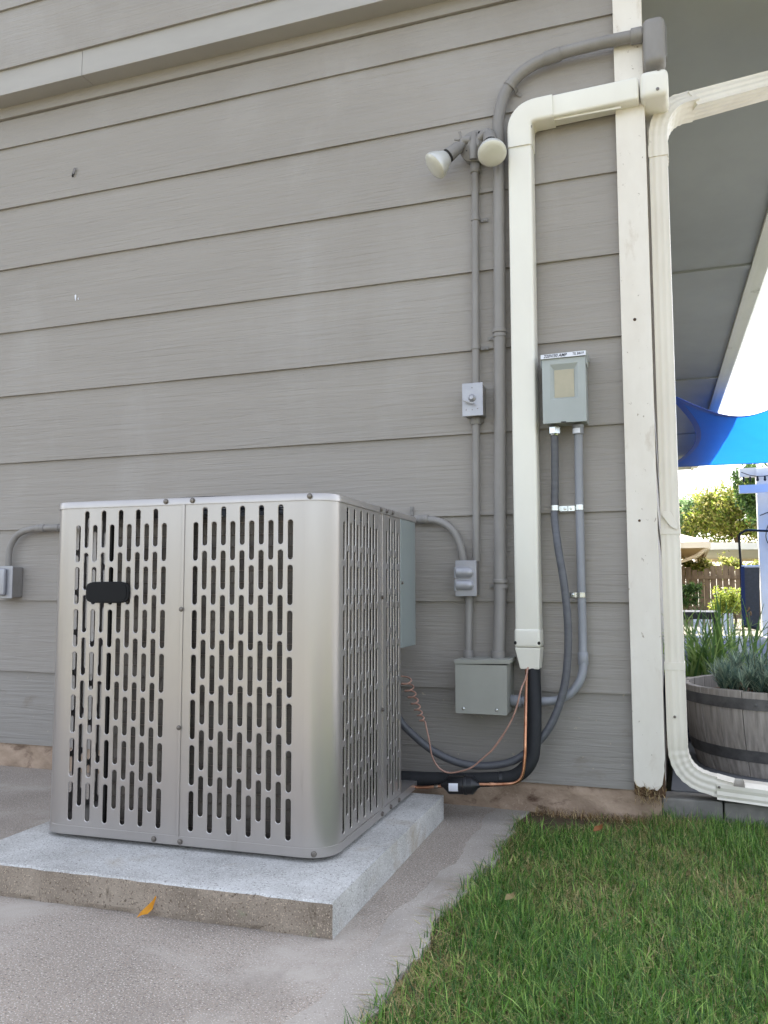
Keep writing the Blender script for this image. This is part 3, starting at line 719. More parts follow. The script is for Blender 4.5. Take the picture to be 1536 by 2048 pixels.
# --- low conduit behind the unit with the left box
c5 = empty('conduit', (-0.51, -0.03, 0.78), 'grey conduit passing behind the air conditioner with an elbow at each end', 'conduit', 'painted conduits on the wall')
MB().tube(spline([(-0.511, -0.0225, 0.772), (-0.514, -0.0225, 0.795), (-0.524, -0.0225, 0.832), (-0.546, -0.0225, 0.872), (-0.586, -0.0225, 0.900), (-0.636, -0.0225, 0.909), (-0.70, -0.0225, 0.911), (-1.3, -0.0225, 0.915), (-2.0, -0.0225, 0.920), (-2.2, -0.0225, 0.921),
                  (-2.27, -0.0225, 0.915), (-2.32, -0.0225, 0.895), (-2.352, -0.0225, 0.85), (-2.358, -0.0225, 0.80), (-2.358, -0.0225, 0.765)], 7), 0.0125, 16).build('pipe', m_cond, c5, smooth=50)
ring(c5, 'coupling', (-0.660, -0.0225, 0.910), (1, 0, 0), 0.0152, 0.034, m_cond); ring(c5, 'coupling', (-2.225, -0.0225, 0.921), (1, 0, 0), 0.0152, 0.04, m_cond)
for x in (-0.69, -2.12):
    g = MB(); n = 10; vs = []
    for k in range(n+1):
        a = math.pi/2+math.pi*k/n
        for rr in (0.0128, 0.0146):
            for dx_ in (-0.006, 0.006): vs.append((x+dx_, -0.0225+rr*math.cos(a)*1.0, 0.912+(0.002 if x > -1 else 0.0085)+rr*math.sin(a)))
    fs = []
    for k in range(n): a = 4*k; b = a+4; fs += [(a+2, b+2, b+3, a+3), (a, b, b+2, a+2), (a+1, a+3, b+3, b+1)]
    g.add(vs, fs); g.box(x-0.006, x+0.006, -0.005, -0.001, 0.927, 0.955); g.lathe([(0.004, 0), (0.004, 0.003)], (x, -0.005, 0.945), (0, -1, 0), 8); g.build('strap', m_cond, c5)
lbx = empty('junction_box', (-2.34, 0, 0.65), 'small grey outlet box at the photo left edge behind the pad', 'electrical box')
MB().box(-2.395, -2.303, -0.056, -0.001, 0.652, 0.771).build('box', m_cond, lbx, bevel=0.004)
MB().box(-2.398, -2.300, -0.0605, -0.057, 0.649, 0.774).build('cover', m_steel, lbx, bevel=0.001)
MB().box(-2.39, -2.325, -0.078, -0.061, 0.66, 0.765).build('flap', m_steel, lbx, bevel=0.008, bseg=3, smooth=40)

# --- floodlights
fl = empty('floodlight', (-0.455, 0, 2.15), 'twin grey floodlight fixture with two reflector bulbs on a round box', 'floodlight')
MB().lathe([(0.050, 0), (0.052, 0.004), (0.052, 0.03), (0.046, 0.034)], (-0.452, -0.001, 2.150), (0, -1, 0), 28).build('wall_box', m_cond, fl, smooth=40)
g = MB(); g.lathe([(0.054, 0), (0.054, 0.004), (0.040, 0.012), (0.022, 0.020), (0.018, 0.024)], (-0.452, -0.0345, 2.150), (0, -1, 0), 28)
g.tube([(-0.452, -0.045, 2.19), (-0.454, -0.052, 2.14), (-0.456, -0.046, 2.10)], 0.014, 12, [0.010, 0.016, 0.013])
cov = g.build('cover', m_cond, fl, smooth=40)
for (x, z) in ((-0.476, 2.176), (-0.435, 2.188), (-0.476, 2.133), (-0.432, 2.150)):
    MB().lathe([(0.004, 0), (0.004, 0.003), (0.0015, 0.004)], (x, -0.047, z), (0, -1, 0), 8).build('screw', m_dark, cov)
def lamp(base, axis, hl, tag_label):
    ax = Vector(axis).normalized(); b0 = Vector(base)
    h = MB(); h.tube([b0-ax*0.004, b0+ax*0.012, b0+ax*0.02, b0+ax*hl], 0.018, 18, [0.010, 0.013, 0.019, 0.0235]); ho = h.build('lamp_holder', m_cond, fl, smooth=40)
    MB().lathe([(0.0235, 0), (0.0225, 0.006)], b0+ax*hl, ax, 18).build('gasket', m_dark, ho)
    bb = b0+ax*(hl+0.006)
    bo = MB().lathe([(0.019, 0), (0.024, 0.004), (0.032, 0.018), (0.041, 0.034), (0.0455, 0.046), (0.0465, 0.050), (0.0465, 0.056)], bb, ax, 30).build('bulb', m_bulbside, fl, smooth=40)
    MB().lathe([(0.0462, 0), (0.044, 0.0035), (0.034, 0.008), (0.018, 0.0105), (0.0, 0.0112)], bb+ax*0.0562, ax, 30).build('lens', m_bulbglass, bo, smooth=60)
lamp((-0.404, -0.050, 2.184), (0.20, -0.50, -0.86), 0.072, '')
lamp((-0.489, -0.052, 2.157), (-0.68, -0.34, -0.66), 0.066, '')
g = MB(); g.tube([(-0.468, -0.05, 2.166), (-0.486, -0.056, 2.166), (-0.494, -0.052, 2.158)], 0.012, 10); g.tube([(-0.492, -0.058, 2.165), (-0.498, -0.062, 2.195)], 0.0045, 8); g.tube([(-0.500, -0.058, 2.168), (-0.516, -0.058, 2.174)], 0.004, 8)
g.build('swivel', m_cond, fl, smooth=40)
g = MB(); g.tube([(-0.436, -0.046, 2.165), (-0.418, -0.052, 2.178), (-0.404, -0.05, 2.184)], 0.014, 12); g.build('swivel', m_cond, fl, smooth=40)

# --- switch box
sw = empty('switch_box', (-0.465, 0, 1.236), 'small silver switch box with lever on the thin conduit', 'switch box')
MB().box(-0.497, -0.434, -0.0545, -0.001, 1.238, 1.340).build('box', m_cond, sw, bevel=0.004)
MB().box(-0.4990, -0.4310, -0.061, -0.0552, 1.2350, 1.3430).build('cover', m_steel, sw, bevel=0.0015)
g = MB(); g.lathe([(0.012, 0), (0.012, 0.004), (0.007, 0.009), (0.006, 0.012)], (-0.466, -0.061, 1.2935), (0, -1, 0), 16); hub = g.build('dial', m_steel, sw, smooth=40)
MB().hexa([(-0.494, -0.078, 1.281), (-0.458, -0.078, 1.2685), (-0.457, -0.070, 1.2705), (-0.492, -0.070, 1.284)], [(-0.493, -0.079, 1.2865), (-0.457, -0.079, 1.2735), (-0.456, -0.071, 1.2745), (-0.491, -0.071, 1.2885)]).build('lever', m_steel, hub, bevel=0.001)
for (x, z) in ((-0.466, 1.327), (-0.466, 1.255), (-0.448, 1.258), (-0.486, 1.256)):
    MB().lathe([(0.002, 0), (0.0015, 0.0008)], (x, -0.061, z), (0, -1, 0), 8).build('rivet', m_screw, sw)
for x in (-0.484, -0.448):
    g = MB(); g.prism([(x-0.006, 1.2375), (x-0.006, 1.225), (x-0.003, 1.2205), (x+0.003, 1.2205), (x+0.006, 1.225), (x+0.006, 1.2375)], -0.006, -0.002); g.lathe([(0.0035, 0), (0.0035, 0.002)], (x, -0.006, 1.2265), (0, -1, 0), 8); g.build('mounting_ear', m_cond, sw)

# --- weatherproof outlet
ot = empty('outlet_box', (-0.494, 0, 0.66), 'grey weatherproof double outlet box with two bullet shaped flap covers', 'outlet')
MB().box(-0.526, -0.463, -0.05, -0.001, 0.663, 0.769).build('box', m_cond, ot, bevel=0.004)
plate = MB().box(-0.5285, -0.4600, -0.0555, -0.0508, 0.6590, 0.7720).build('cover_plate', m_steel, ot, bevel=0.0012)
for z in (0.734, 0.694):
    g = MB(); vs = []; fs = []; n = 12; rows = []
    prf = [(-0.5235, 1.0), (-0.490, 1.0), (-0.483, 0.97), (-0.4765, 0.86), (-0.472, 0.62), (-0.4695, 0.2)]
    for (x, k) in prf:
        rows.append([(x, -0.0556-0.0135*k*math.sin(math.pi*q/n), z+0.0165*k*math.cos(math.pi*q/n)) for q in range(n+1)])
    m_ = n+1
    vs = [p for r_ in rows for p in r_]
    for i in range(len(rows)-1):
        for j in range(n): fs.append((i*m_+j, i*m_+j+1, (i+1)*m_+j+1, (i+1)*m_+j))
    fs.append(tuple(range(m_)))
    g.add(vs, fs); fo = g.build('flap_cover', m_steel, ot, smooth=50)
    MB().prism([(-0.5255, z-0.0185), (-0.482, z-0.0185), (-0.472, z-0.012), (-0.467, z), (-0.472, z+0.012), (-0.482, z+0.0185), (-0.5255, z+0.0185)], -0.0585, -0.0557).build('flap_rim', m_steel, fo, bevel=0.0008)
    MB().tube([(-0.5275, -0.060, z-0.0175), (-0.5275, -0.060, z+0.0175)], 0.0042, 8).build('hinge', m_steel, fo, smooth=40)
MB().lathe([(0.0045, 0), (0.0045, 0.002), (0.0025, 0.003)], (-0.4800, -0.0055, 0.784), (0, -1, 0), 8).build('mounting_screw', m_chrome, ot)

# --- junction box
jb = empty('junction_box', (-0.43, 0, 0.31), 'large grey green junction box with a lidded top below the conduits', 'electrical box')
MB().box(-0.513, -0.356, -0.118, -0.002, 0.306, 0.452).build('box', m_box, jb, bevel=0.0015)
MB().hexa([(-0.516, -0.126, 0.4525), (-0.344, -0.126, 0.4565), (-0.350, -0.002, 0.4565), (-0.516, -0.002, 0.4525)],
          [(-0.517, -0.127, 0.4655), (-0.343, -0.127, 0.4695), (-0.349, -0.002, 0.4695), (-0.517, -0.002, 0.4655)]).build('lid', m_box, jb, bevel=0.0015)
MB().box(-0.5145, -0.3545, -0.1225, -0.1185, 0.3035, 0.4520).build('cover', m_box, jb, bevel=0.001)
for x in (-0.489, -0.386):
    MB().lathe([(0.0042, 0), (0.004, 0.002), (0.0015, 0.003)], (x, -0.1225, 0.3185), (0, -1, 0), 10).build('screw', m_chrome, jb)

# --- disconnect box
ds = empty('disconnect_box', (-0.17, 0, 1.19), 'pale grey green disconnect box with handwritten 220V label strip', 'electrical box')
MB().box(-0.231, -0.108, -0.078, -0.001, 1.193, 1.386).build('box', m_disc, ds, bevel=0.002)
g = MB(); x0, x1, z0, z1 = -0.2360, -0.1045, 1.1885, 1.3890
a0, a1, b0, b1 = -0.2125, -0.1275, 1.262, 1.372
ia, ib, ja, jb_ = -0.201, -0.139, 1.274, 1.356
yf = -0.090
V_ = [(x0, yf, z0), (x1, yf, z0), (x1, yf, z1), (x0, yf, z1), (a0, yf, b0), (a1, yf, b0), (a1, yf, b1), (a0, yf, b1), (ia, yf+0.008, b0+0.004), (ib, yf+0.008, b0+0.004), (ib, yf+0.009, jb_), (ia, yf+0.009, jb_),
      (x0, -0.079, z0), (x1, -0.079, z0), (x1, -0.079, z1), (x0, -0.079, z1)]
g.add(V_, [(0, 1, 5, 4), (1, 2, 6, 5), (2, 3, 7, 6), (3, 0, 4, 7), (4, 5, 9, 8), (5, 6, 10, 9), (6, 7, 11, 10), (7, 4, 8, 11), (8, 9, 10, 11), (0, 12, 13, 1), (1, 13, 14, 2), (2, 14, 15, 3), (3, 15, 12, 0)])
cvr = g.build('cover', m_disc, ds)
MB().box(ia+0.001, ib-0.001, yf+0.0072, yf+0.0082, b0+0.006, jb_-0.001).build('faded_panel', m_tan, cvr)
hood = MB().hexa([(-0.2395, -0.0955, 1.389), (-0.101, -0.0955, 1.390), (-0.101, -0.001, 1.390), (-0.2395, -0.001, 1.389)],
                 [(-0.2395, -0.0955, 1.4035), (-0.101, -0.0955, 1.4055), (-0.101, -0.001, 1.410), (-0.2395, -0.001, 1.408)]).build('hood', m_disc, ds, bevel=0.001)
for x in (-0.2395, -0.1035): MB().box(x, x+0.0018, -0.09, -0.03, 1.366, 1.3885).build('hood_flange', m_disc, ds)
MB().hexa([(-0.2385, -0.0967, 1.3895), (-0.102, -0.0967, 1.3905), (-0.102, -0.0957, 1.3905), (-0.2385, -0.0957, 1.3895)], [(-0.2385, -0.0967, 1.4028), (-0.102, -0.0967, 1.4048), (-0.102, -0.0957, 1.4048), (-0.2385, -0.0957, 1.4028)]).build('label_strip', m_paper, hood)
MB().box(-0.181, -0.166, -0.0912, -0.0885, 1.1885, 1.1915).build('latch_slot', m_dark, cvr)
def text(body, loc, size, mt, parent, name, rot=(90, 0, 0), shear=0.0, bold=0.0, sx_=1.0):
    cu = bpy.data.curves.new(name, 'FONT'); cu.body = body; cu.size = size; cu.extrude = 0.0002; cu.shear = shear; cu.offset = bold; cu.resolution_u = 3
    o = bpy.data.objects.new('tmp', cu); COL.objects.link(o)
    bpy.context.view_layer.update()
    me = bpy.data.meshes.new_from_object(o.evaluated_get(bpy.context.evaluated_depsgraph_get()))
    bpy.data.objects.remove(o); me.materials.clear(); me.materials.append(mt)
    q = bpy.data.objects.new(name, me); COL.objects.link(q); q.parent = parent
    pl = root_loc(parent); q.location = (loc[0]-pl[0], loc[1]-pl[1], loc[2]-pl[2]); q.rotation_euler = [R(v) for v in rot]; q.scale = (sx_, 1, 1)
    return q
text('220V/30 AMP', (-0.2295, -0.0969, 1.3922), 0.0135, m_ink, hood, 'handwriting', (90, -0.6, 0), 0.25, 0.0003, 0.92)
text('TSL B/6/19', (-0.1420, -0.0969, 1.3944), 0.0105, m_ink, hood, 'handwriting', (90, -0.6, 0), 0.2, 0.0002, 0.72)

# --- grey PVC conduit from disconnect to junction box
pv = empty('conduit', (-0.138, -0.04, 0.34), 'light grey plastic conduit curving from the disconnect box to the junction box', 'conduit', 'plastic conduits')
MB().tube(spline([(-0.135, -0.04, 1.19), (-0.1385, -0.026, 1.06), (-0.1395, -0.023, 0.94), (-0.1395, -0.022, 0.735), (-0.139, -0.023, 0.57), (-0.1385, -0.03, 0.482), (-0.138, -0.033, 0.448), (-0.147, -0.04, 0.408), (-0.172, -0.044, 0.372), (-0.206, -0.048, 0.350), (-0.245, -0.05, 0.342), (-0.36, -0.055, 0.340)], 8), 0.0128, 18).build('pipe', m_pvc, pv, smooth=50)
ring(pv, 'bell_socket', (-0.1385, -0.029, 0.452), (0, 0.02, 1), 0.0158, 0.038, m_pvc)
ad = ring(pv, 'adapter', (-0.1365, -0.0395, 1.158), (0, 0, 1), 0.0165, 0.030, m_pvc, lip=0.002)
g = MB(); vs = []
for k in range(7):
    a = R(195+k*17)
    for z in (1.160, 1.175): vs.append((-0.1365+0.0169*math.cos(a), -0.0395+0.0169*math.sin(a), z))
g.add(vs, [(2*k, 2*k+2, 2*k+3, 2*k+1) for k in range(6)]); g.build('sticker', m_paper, ad)
ring(pv, 'adapter', (-0.356, -0.0548, 0.340), (1, 0, 0), 0.0175, 0.034, m_pvc, lip=0.003)
strap(pv, -0.1395, 0.932, 0.0128, -0.0232, m_chrome, -1, 0.016); strap(pv, -0.1395, 0.663, 0.0128, -0.0225, m_chrome, -1, 0.015)
# --- flexible conduit
fx = empty('flexible_conduit', (-0.21, -0.05, 0.15), 'dark grey flexible hose looping from the disconnect box behind the unit', 'conduit', 'plastic conduits')
MB().tube(spline([(-0.208, -0.045, 1.19), (-0.2105, -0.034, 1.063), (-0.2145, -0.027, 0.94), (-0.2145, -0.034, 0.895), (-0.203, -0.055, 0.808), (-0.187, -0.062, 0.702), (-0.178, -0.064, 0.598), (-0.178, -0.066, 0.499), (-0.189, -0.072, 0.397), (-0.217, -0.08, 0.306), (-0.26, -0.086, 0.235),
                  (-0.332, -0.09, 0.172), (-0.409, -0.092, 0.148), (-0.50, -0.096, 0.148), (-0.588, -0.10, 0.179), (-0.660, -0.105, 0.231), (-0.70, -0.11, 0.275), (-0.735, -0.118, 0.36), (-0.72, -0.14, 0.45), (-0.70, -0.16, 0.513)], 9), 0.0118, 16).build('hose', m_flex, fx, smooth=60)
g = MB(); g.lathe([(0.0185, 0), (0.0185, 0.02), (0.0165, 0.023)], (-0.2085, -0.0445, 1.163), (0, 0, 1), 6); g.lathe([(0.0125, -0.006), (0.015, 0)], (-0.2085, -0.0445, 1.163), (0, 0, 1), 14)
g.build('connector', m_chrome, fx)
strap(fx, -0.2143, 0.932, 0.0118, -0.027, m_chrome, 1, 0.016)

# --- line set cover (cream duct)
lh = empty('line_set_cover', (-0.30, 0, 0.44), 'cream plastic duct cover rising up the wall and turning right across the corner', 'duct cover')
def duct(x0, x1, y0, z0, z1, bev, name, axis='z'):
    MB().box(x0, x1, y0, -0.001 if axis == 'z' else 0.0, z0, z1).build(name, m_white_vinyl, lh, bevel=bev, bseg=3, smooth=40)
g = MB(); g.hexa([(-0.3375, -0.068, 0.53), (-0.2625, -0.068, 0.53), (-0.2625, -0.001, 0.53), (-0.3375, -0.001, 0.53)], [(-0.3365, -0.068, 2.140), (-0.2605, -0.068, 2.140), (-0.2605, -0.001, 2.140), (-0.3365, -0.001, 2.140)]).build('straight_duct', m_white_vinyl, lh, bevel=0.009, bseg=3, smooth=40)
# elbow: swept rounded section
prof = []
for (cx_, cz_, a0) in ((0.0285, 0.026, 0), (-0.0285, 0.026, 90)):
    for k in range(5):
        a = R(a0+90*k/4); prof.append((cx_+0.011*math.cos(a), cz_+0.011*math.sin(a)))
prof += [(-0.0395, -0.035), (0.0395, -0.035)]
path = bend((-0.2985, -0.036, 2.105), (-0.2985, -0.036, 2.219), (-0.190, -0.036, 2.2215), 0.058, 10)
MB().sweep(prof, path, (0, -1, 0)).build('elbow', m_white_vinyl, lh, smooth=40)
g = MB(); g.hexa([(-0.205, -0.068, 2.1845), (0.074, -0.068, 2.1905), (0.074, -0.001, 2.1905), (-0.205, -0.001, 2.1845)], [(-0.205, -0.068, 2.2575), (0.074, -0.068, 2.2640), (0.074, -0.001, 2.2640), (-0.205, -0.001, 2.2575)])
g.build('straight_duct', m_white_vinyl, lh, bevel=0.009, bseg=3, smooth=40)
MB().box(-0.19, 0.02, -0.052, -0.050, 2.1800, 2.1860).build('duct_seam', m_white_vinyl, lh)
g = MB(); g.box(0.0775, 0.1615, -0.0765, 0.0745, 2.1850, 2.2730); g.build('corner_elbow', m_white_vinyl, lh, bevel=0.022, bseg=4, smooth=40)
MB().box(0.0885, 0.150, 0.07, 0.35, 2.190, 2.264).build('straight_duct', m_white_vinyl, lh, bevel=0.006)
for (x, y, z, nr) in ((-0.336, -0.060, 2.160, (-0.6, -0.8, 0)), (-0.262, -0.066, 2.166, (0.3, -0.95, 0)), (0.130, -0.077, 2.205, (0.1, -1, 0)), (0.135, -0.072, 2.268, (0, -0.4, 1)), (-0.262, -0.060, 2.2555, (0, -0.4, 1))):
    MB().lathe([(0.0052, -0.002), (0.0052, 0.0012), (0.003, 0.002)], (x, y, z), nr, 10).build('screw', m_screw, lh)
g = MB(); g.hexa([(-0.3400, -0.0715, 0.503), (-0.2600, -0.0715, 0.503), (-0.2600, -0.001, 0.503), (-0.3400, -0.001, 0.503)], [(-0.3395, -0.0715, 0.560), (-0.2605, -0.0715, 0.560), (-0.2605, -0.001, 0.560), (-0.3395, -0.001, 0.560)])
g.build('end_collar', m_white_vinyl, lh, bevel=0.009, bseg=3, smooth=40)
MB().hexa([(-0.3240, -0.066, 0.4375), (-0.2660, -0.066, 0.4375), (-0.2660, -0.01, 0.4375), (-0.3240, -0.01, 0.4375)], [(-0.3390, -0.0705, 0.5025), (-0.2610, -0.0705, 0.5025), (-0.2610, -0.001, 0.5025), (-0.3390, -0.001, 0.5025)]).build('end_cap', m_white_vinyl, lh, bevel=0.003)
for x in (-0.3355, -0.2655): MB().lathe([(0.0058, -0.002), (0.0058, 0.0012), (0.003, 0.002)], (x, -0.0695, 0.517), (0, -1, 0), 10).build('screw', m_dark, lh)

# --- refrigerant lines
il = empty('insulated_pipe', (-0.28, -0.06, 0.1), 'black foam insulated pipe dropping from the duct cover and running to the unit', 'pipe')
MB().tube(spline([(-0.288, -0.04, 0.46), (-0.2845, -0.055, 0.40), (-0.279, -0.085, 0.32), (-0.2785, -0.105, 0.24), (-0.286, -0.118, 0.178), (-0.318, -0.126, 0.138), (-0.365, -0.13, 0.120), (-0.49, -0.135, 0.1085), (-0.60, -0.14, 0.104), (-0.74, -0.15, 0.102)], 9), 0.0212, 20).build('foam_sleeve', m_foam, il, smooth=60)
ring(il, 'tape_joint', (-0.378, -0.1306, 0.1185), (1, 0.04, 0.1), 0.0222, 0.012, m_black)
cpn = empty('copper_pipe', (-0.3, -0.1, 0.1), 'thin bare copper pipe bending into a black filter drier beside the pad', 'pipe')
MB().tube(spline([(-0.306, -0.05, 0.455), (-0.303, -0.075, 0.41), (-0.297, -0.128, 0.335), (-0.295, -0.155, 0.25), (-0.296, -0.165, 0.19), (-0.303, -0.17, 0.142), (-0.322, -0.172, 0.121), (-0.36, -0.174, 0.1135), (-0.435, -0.177, 0.108)], 9), 0.0048, 12).build('pipe', m_copper, cpn, smooth=60)
MB().tube([(-0.528, -0.181, 0.098), (-0.60, -0.184, 0.088), (-0.76, -0.19, 0.086)], 0.0048, 12).build('pipe', m_copper, cpn, smooth=60)
ring(cpn, 'joint', (-0.400, -0.1755, 0.1105), (1, 0.03, 0.06), 0.0058, 0.014, m_copper); ring(cpn, 'joint', (-0.566, -0.1825, 0.0925), (1, 0.03, 0.1), 0.0062, 0.012, m_tube)
dr = MB().lathe([(0.006, -0.008), (0.009, 0.0), (0.024, 0.014), (0.0265, 0.018), (0.0265, 0.062), (0.0285, 0.064), (0.0285, 0.070), (0.0265, 0.072), (0.0265, 0.088), (0.021, 0.094), (0.010, 0.103), (0.006, 0.110)], (-0.537, -0.181, 0.1), (1, 0.04, 0.05), 20).build('filter_drier', m_black, cpn, smooth=35)
g = MB(); vs = []
ax = Vector((1, 0.04, 0.05)).normalized()
for k in range(9):
    a = R(158+k*13)  # front-upper part of the cylinder
    for d in (0.022, 0.050):
        c_ = Vector((-0.537, -0.181, 0.1))+ax*d; vs.append((c_.x, c_.y+0.0271*math.cos(a), c_.z+0.0271*math.sin(a)))
vs = [(x, y, z) for x, y, z in vs]
g.add(vs, [(2*k, 2*k+2, 2*k+3, 2*k+1) for k in range(4)]); lab = g.build('paper_label', m_paper, dr)
lab_parent_fix = lab
# thermostat wire with its coiled end
tw = empty('control_wire', (-0.4, -0.16, 0.13), 'thin brown control wire sagging to the unit and ending in a loose coil', 'wire')
wp = spline([(-0.299, -0.055, 0.452), (-0.302, -0.10, 0.412), (-0.306, -0.150, 0.386), (-0.323, -0.158, 0.322), (-0.350, -0.16, 0.268), (-0.388, -0.162, 0.213), (-0.416, -0.163, 0.186), (-0.455, -0.164, 0.153), (-0.494, -0.165, 0.138), (-0.528, -0.165, 0.133), (-0.556, -0.165, 0.145), (-0.577, -0.164, 0.176), (-0.587, -0.162, 0.223), (-0.598, -0.16, 0.268)], 8)
coilp = []
for k in range(90):
    t = k/89; a = 2*math.pi*7.5*t**0.85
    cxx = -0.606-0.062*t; czz = 0.276+0.135*t; rr = 0.007+0.013*t
    coilp.append((cxx+rr*math.cos(a), -0.16+rr*0.7*math.sin(a), czz+0.25*rr*math.sin(a)))
MB().tube(wp+coilp+[(-0.70, -0.15, 0.43), (-0.74, -0.145, 0.45)], 0.0026, 7).build('wire', m_wire, tw, smooth=60)
MB().tube(wp[34:44], 0.0032, 7).build('tape', m_wire, tw, smooth=60)

# ================================================================== DOWNSPOUT
dsp = empty('downspout', (0.124, 0.05, 0.07), 'white fluted downspout beside the corner board with elbows and ground extension', 'downspout')
def flute(w, d, amp=0.0010, ncx=3, ncy=4):
    pts = []; n = 20
    for side in range(4):
        for k in range(n):
            t = k/n; e = min(1, min(t, 1-t)*9)
            if side == 0: p = (-w/2+w*t, -d/2-amp*e*(math.cos(2*math.pi*ncx*t))+amp)
            elif side == 1: p = (w/2+amp*e*math.cos(2*math.pi*ncy*t)-amp, -d/2+d*t)
            elif side == 2: p = (w/2-w*t, d/2+amp*e*math.cos(2*math.pi*ncx*t)-amp)
            else: p = (-w/2-amp*e*math.cos(2*math.pi*ncy*t)+amp, d/2-d*t)
            pts.append(p)
    return pts
FL = flute(0.055, 0.076, 0.0009)
yd = 0.058
MB().sweep(FL, [(0.124, yd, 2.055), (0.1235, yd, 1.2), (0.1235, yd, 0.42)], (0, 1, 0)).build('pipe', m_spout, dsp, smooth=35)
MB().sweep(flute(0.0575, 0.0785, 0.0009), [(0.1235, yd, 0.455), (0.1240, yd, 0.255)], (0, 1, 0)).build('pipe', m_spout, dsp, smooth=35)
MB().sweep(flute(0.059, 0.080, 0.0), [(0.1235, yd, 0.440), (0.1235, yd, 0.462)], (0, 1, 0)).build('collar', m_spout, dsp, smooth=35)
# upper elbow and run to the gutter
def crimped(path, name, prof, upv, n_r=2):
    sc = [1.0+(0.035 if (i % 4) < 2 else 0.0) for i in range(len(path))]
    return MB().sweep(prof, path, upv, sc).build(name, m_spout, dsp, smooth=25)
E0 = Vector((0.124, yd, 2.075)); C0 = Vector((0.124, yd, 2.195)); E1 = Vector((0.44, yd+0.245, 2.362))
pts = bend(E0, C0, C0+(E1-C0).normalized()*0.14, 0.10, 26)
crimped(pts, 'elbow', FL, (0, 1, 0))
dirr = (E1-C0).normalized()
ring_ = MB().sweep(flute(0.061, 0.082, 0.001), [(0.124, yd, 2.040), (0.124, yd, 2.078)], (0, 1, 0)).build('collar', m_spout, dsp, smooth=35)
MB().sweep(flute(0.057, 0.078), [C0+dirr*0.125, C0+dirr*0.89], (0, 1, 0)).build('pipe', m_spout, dsp, smooth=35)
# lower elbow
E0 = Vector((0.124, yd, 0.262)); C0 = Vector((0.126, yd, 0.128)); d2 = Vector((1, -0.10, -0.20)).normalized()
crimped(bend(E0, C0, C0+d2*0.105, 0.085, 26), 'elbow', FL, (0, 1, 0))
MB().sweep(flute(0.054, 0.074), [C0+d2*0.10, C0+d2*0.150], (0, 1, 0)).build('outlet', m_spout, dsp, smooth=35)
# open extension trough: front side lower, top partly cut away
ex0 = C0+d2*0.105; 
def tr(t, y, z): b = ex0+Vector((1, -0.06, -0.055)).normalized()*t; return (b.x, b.y+y, b.z+z)
g = MB()
for (t0, t1, closed) in ((0.0, 0.075, False), (0.075, 0.60, True)):
    pr = [(-0.043, 0.012), (-0.043, 0.002), (-0.041, -0.008), (-0.043, -0.018), (-0.041, -0.026), (-0.043, -0.032), (0.043, -0.032), (0.043, 0.018)]
    if closed: pr = pr+[(-0.02, 0.022), (-0.043, 0.012)]
    else: pr = pr[::-1][::-1]
    vs = []; fs = []
    for t in (t0, t1): vs += [tr(t, a, b) for a, b in pr]
    n = len(pr)
    for i in range(n-1): fs.append((i, i+1, n+i+1, n+i))
    g.add(vs, fs)
g.build('extension', m_spout, dsp)
MB().lathe([(0.004, -0.001), (0.004, 0.002), (0.002, 0.003)], tr(0.006, -0.0435, 0.004), (0, -1, 0), 8).build('screw', m_screw, dsp)
MB().lathe([(0.004, -0.001), (0.004, 0.0025), (0.002, 0.0035)], (0.119, yd-0.040, 0.303), (0, -1, 0), 8).build('screw', m_screw, dsp)
MB().prism([(0.099, 0.905), (0.107, 0.915), (0.126, 0.912), (0.147, 0.868), (0.143, 0.858), (0.125, 0.868)][::1], yd-0.0465, yd-0.041).build('bracket', m_spout, dsp, bevel=0.0012)
MB().sweep(flute(0.0585, 0.080, 0.0), [(0.1235, yd, 0.846), (0.1235, yd, 0.862)], (0, 1, 0)).build('bracket_band', m_spout, dsp, smooth=35)

# ================================================================== PLANTERS by the patio
bp = empty('barrel_planter', (0.48, 0.655, 0.068), 'weathered grey half barrel planter with two dark hoops behind the downspout', 'planter')
zb, zt_ = 0.068, 0.348
NS = 26; Rt, Rm, Rb = 0.345, 0.342, 0.300
def br(t): return Rb+(Rt-Rb)*(1-(1-t)**2)
sv_ = MB(); vs = []; fs = []; nz = 6; da = math.pi/NS*0.975
for j in range(nz+1):
    t = j/nz; r_ = br(t)
    for (a, rr) in ((-da, r_), (0, r_*1.0015), (da, r_), (da, r_-0.022), (-da, r_-0.022)): vs.append((rr*math.cos(a), rr*math.sin(a), (zt_-zb)*t))
for j in range(nz):
    for q in range(5): fs.append((j*5+q, j*5+(q+1) % 5, (j+1)*5+(q+1) % 5, (j+1)*5+q))
fs += [(0, 4, 3, 2, 1), tuple(nz*5+q for q in range(5))]
sv_.add(vs, fs); st0 = sv_.build('stave', m_oak, bp, local=True, bevel=0.0015, bseg=1)
for k in range(NS):
    o = st0 if k == 0 else st0.copy()
    if k: COL.objects.link(o); o.parent = bp
    o.rotation_euler = (0, 0, 2*math.pi*k/NS); o.scale = (1+random.uniform(-0.004, 0.004),)*2+(1+random.uniform(-0.006, 0.004),)
for (h0, h1) in ((0.222, 0.258), (0.052, 0.090)):
    r0 = br(h0/0.28)+0.0035; r1 = br(h1/0.28)+0.0035
    g = MB(); g.lathe([(r0-0.004, h0), (r0, h0), (r1, h1), (r1-0.004, h1)], (0, 0, 0), (0, 0, 1), 60); g.f = g.f[:-2]; g.mi = g.mi[:-2]
    hp_ = g.build('hoop', m_hoop, bp, local=True, smooth=40)
    for a in (-110, -104): MB().lathe([(0.006, 0), (0.005, 0.003), (0.002, 0.004)], ((r0+0.001)*math.cos(R(a)), (r0+0.001)*math.sin(R(a)), (h0+h1)/2), (math.cos(R(a)), math.sin(R(a)), 0), 8).build('rivet', m_hoop, hp_, local=True)
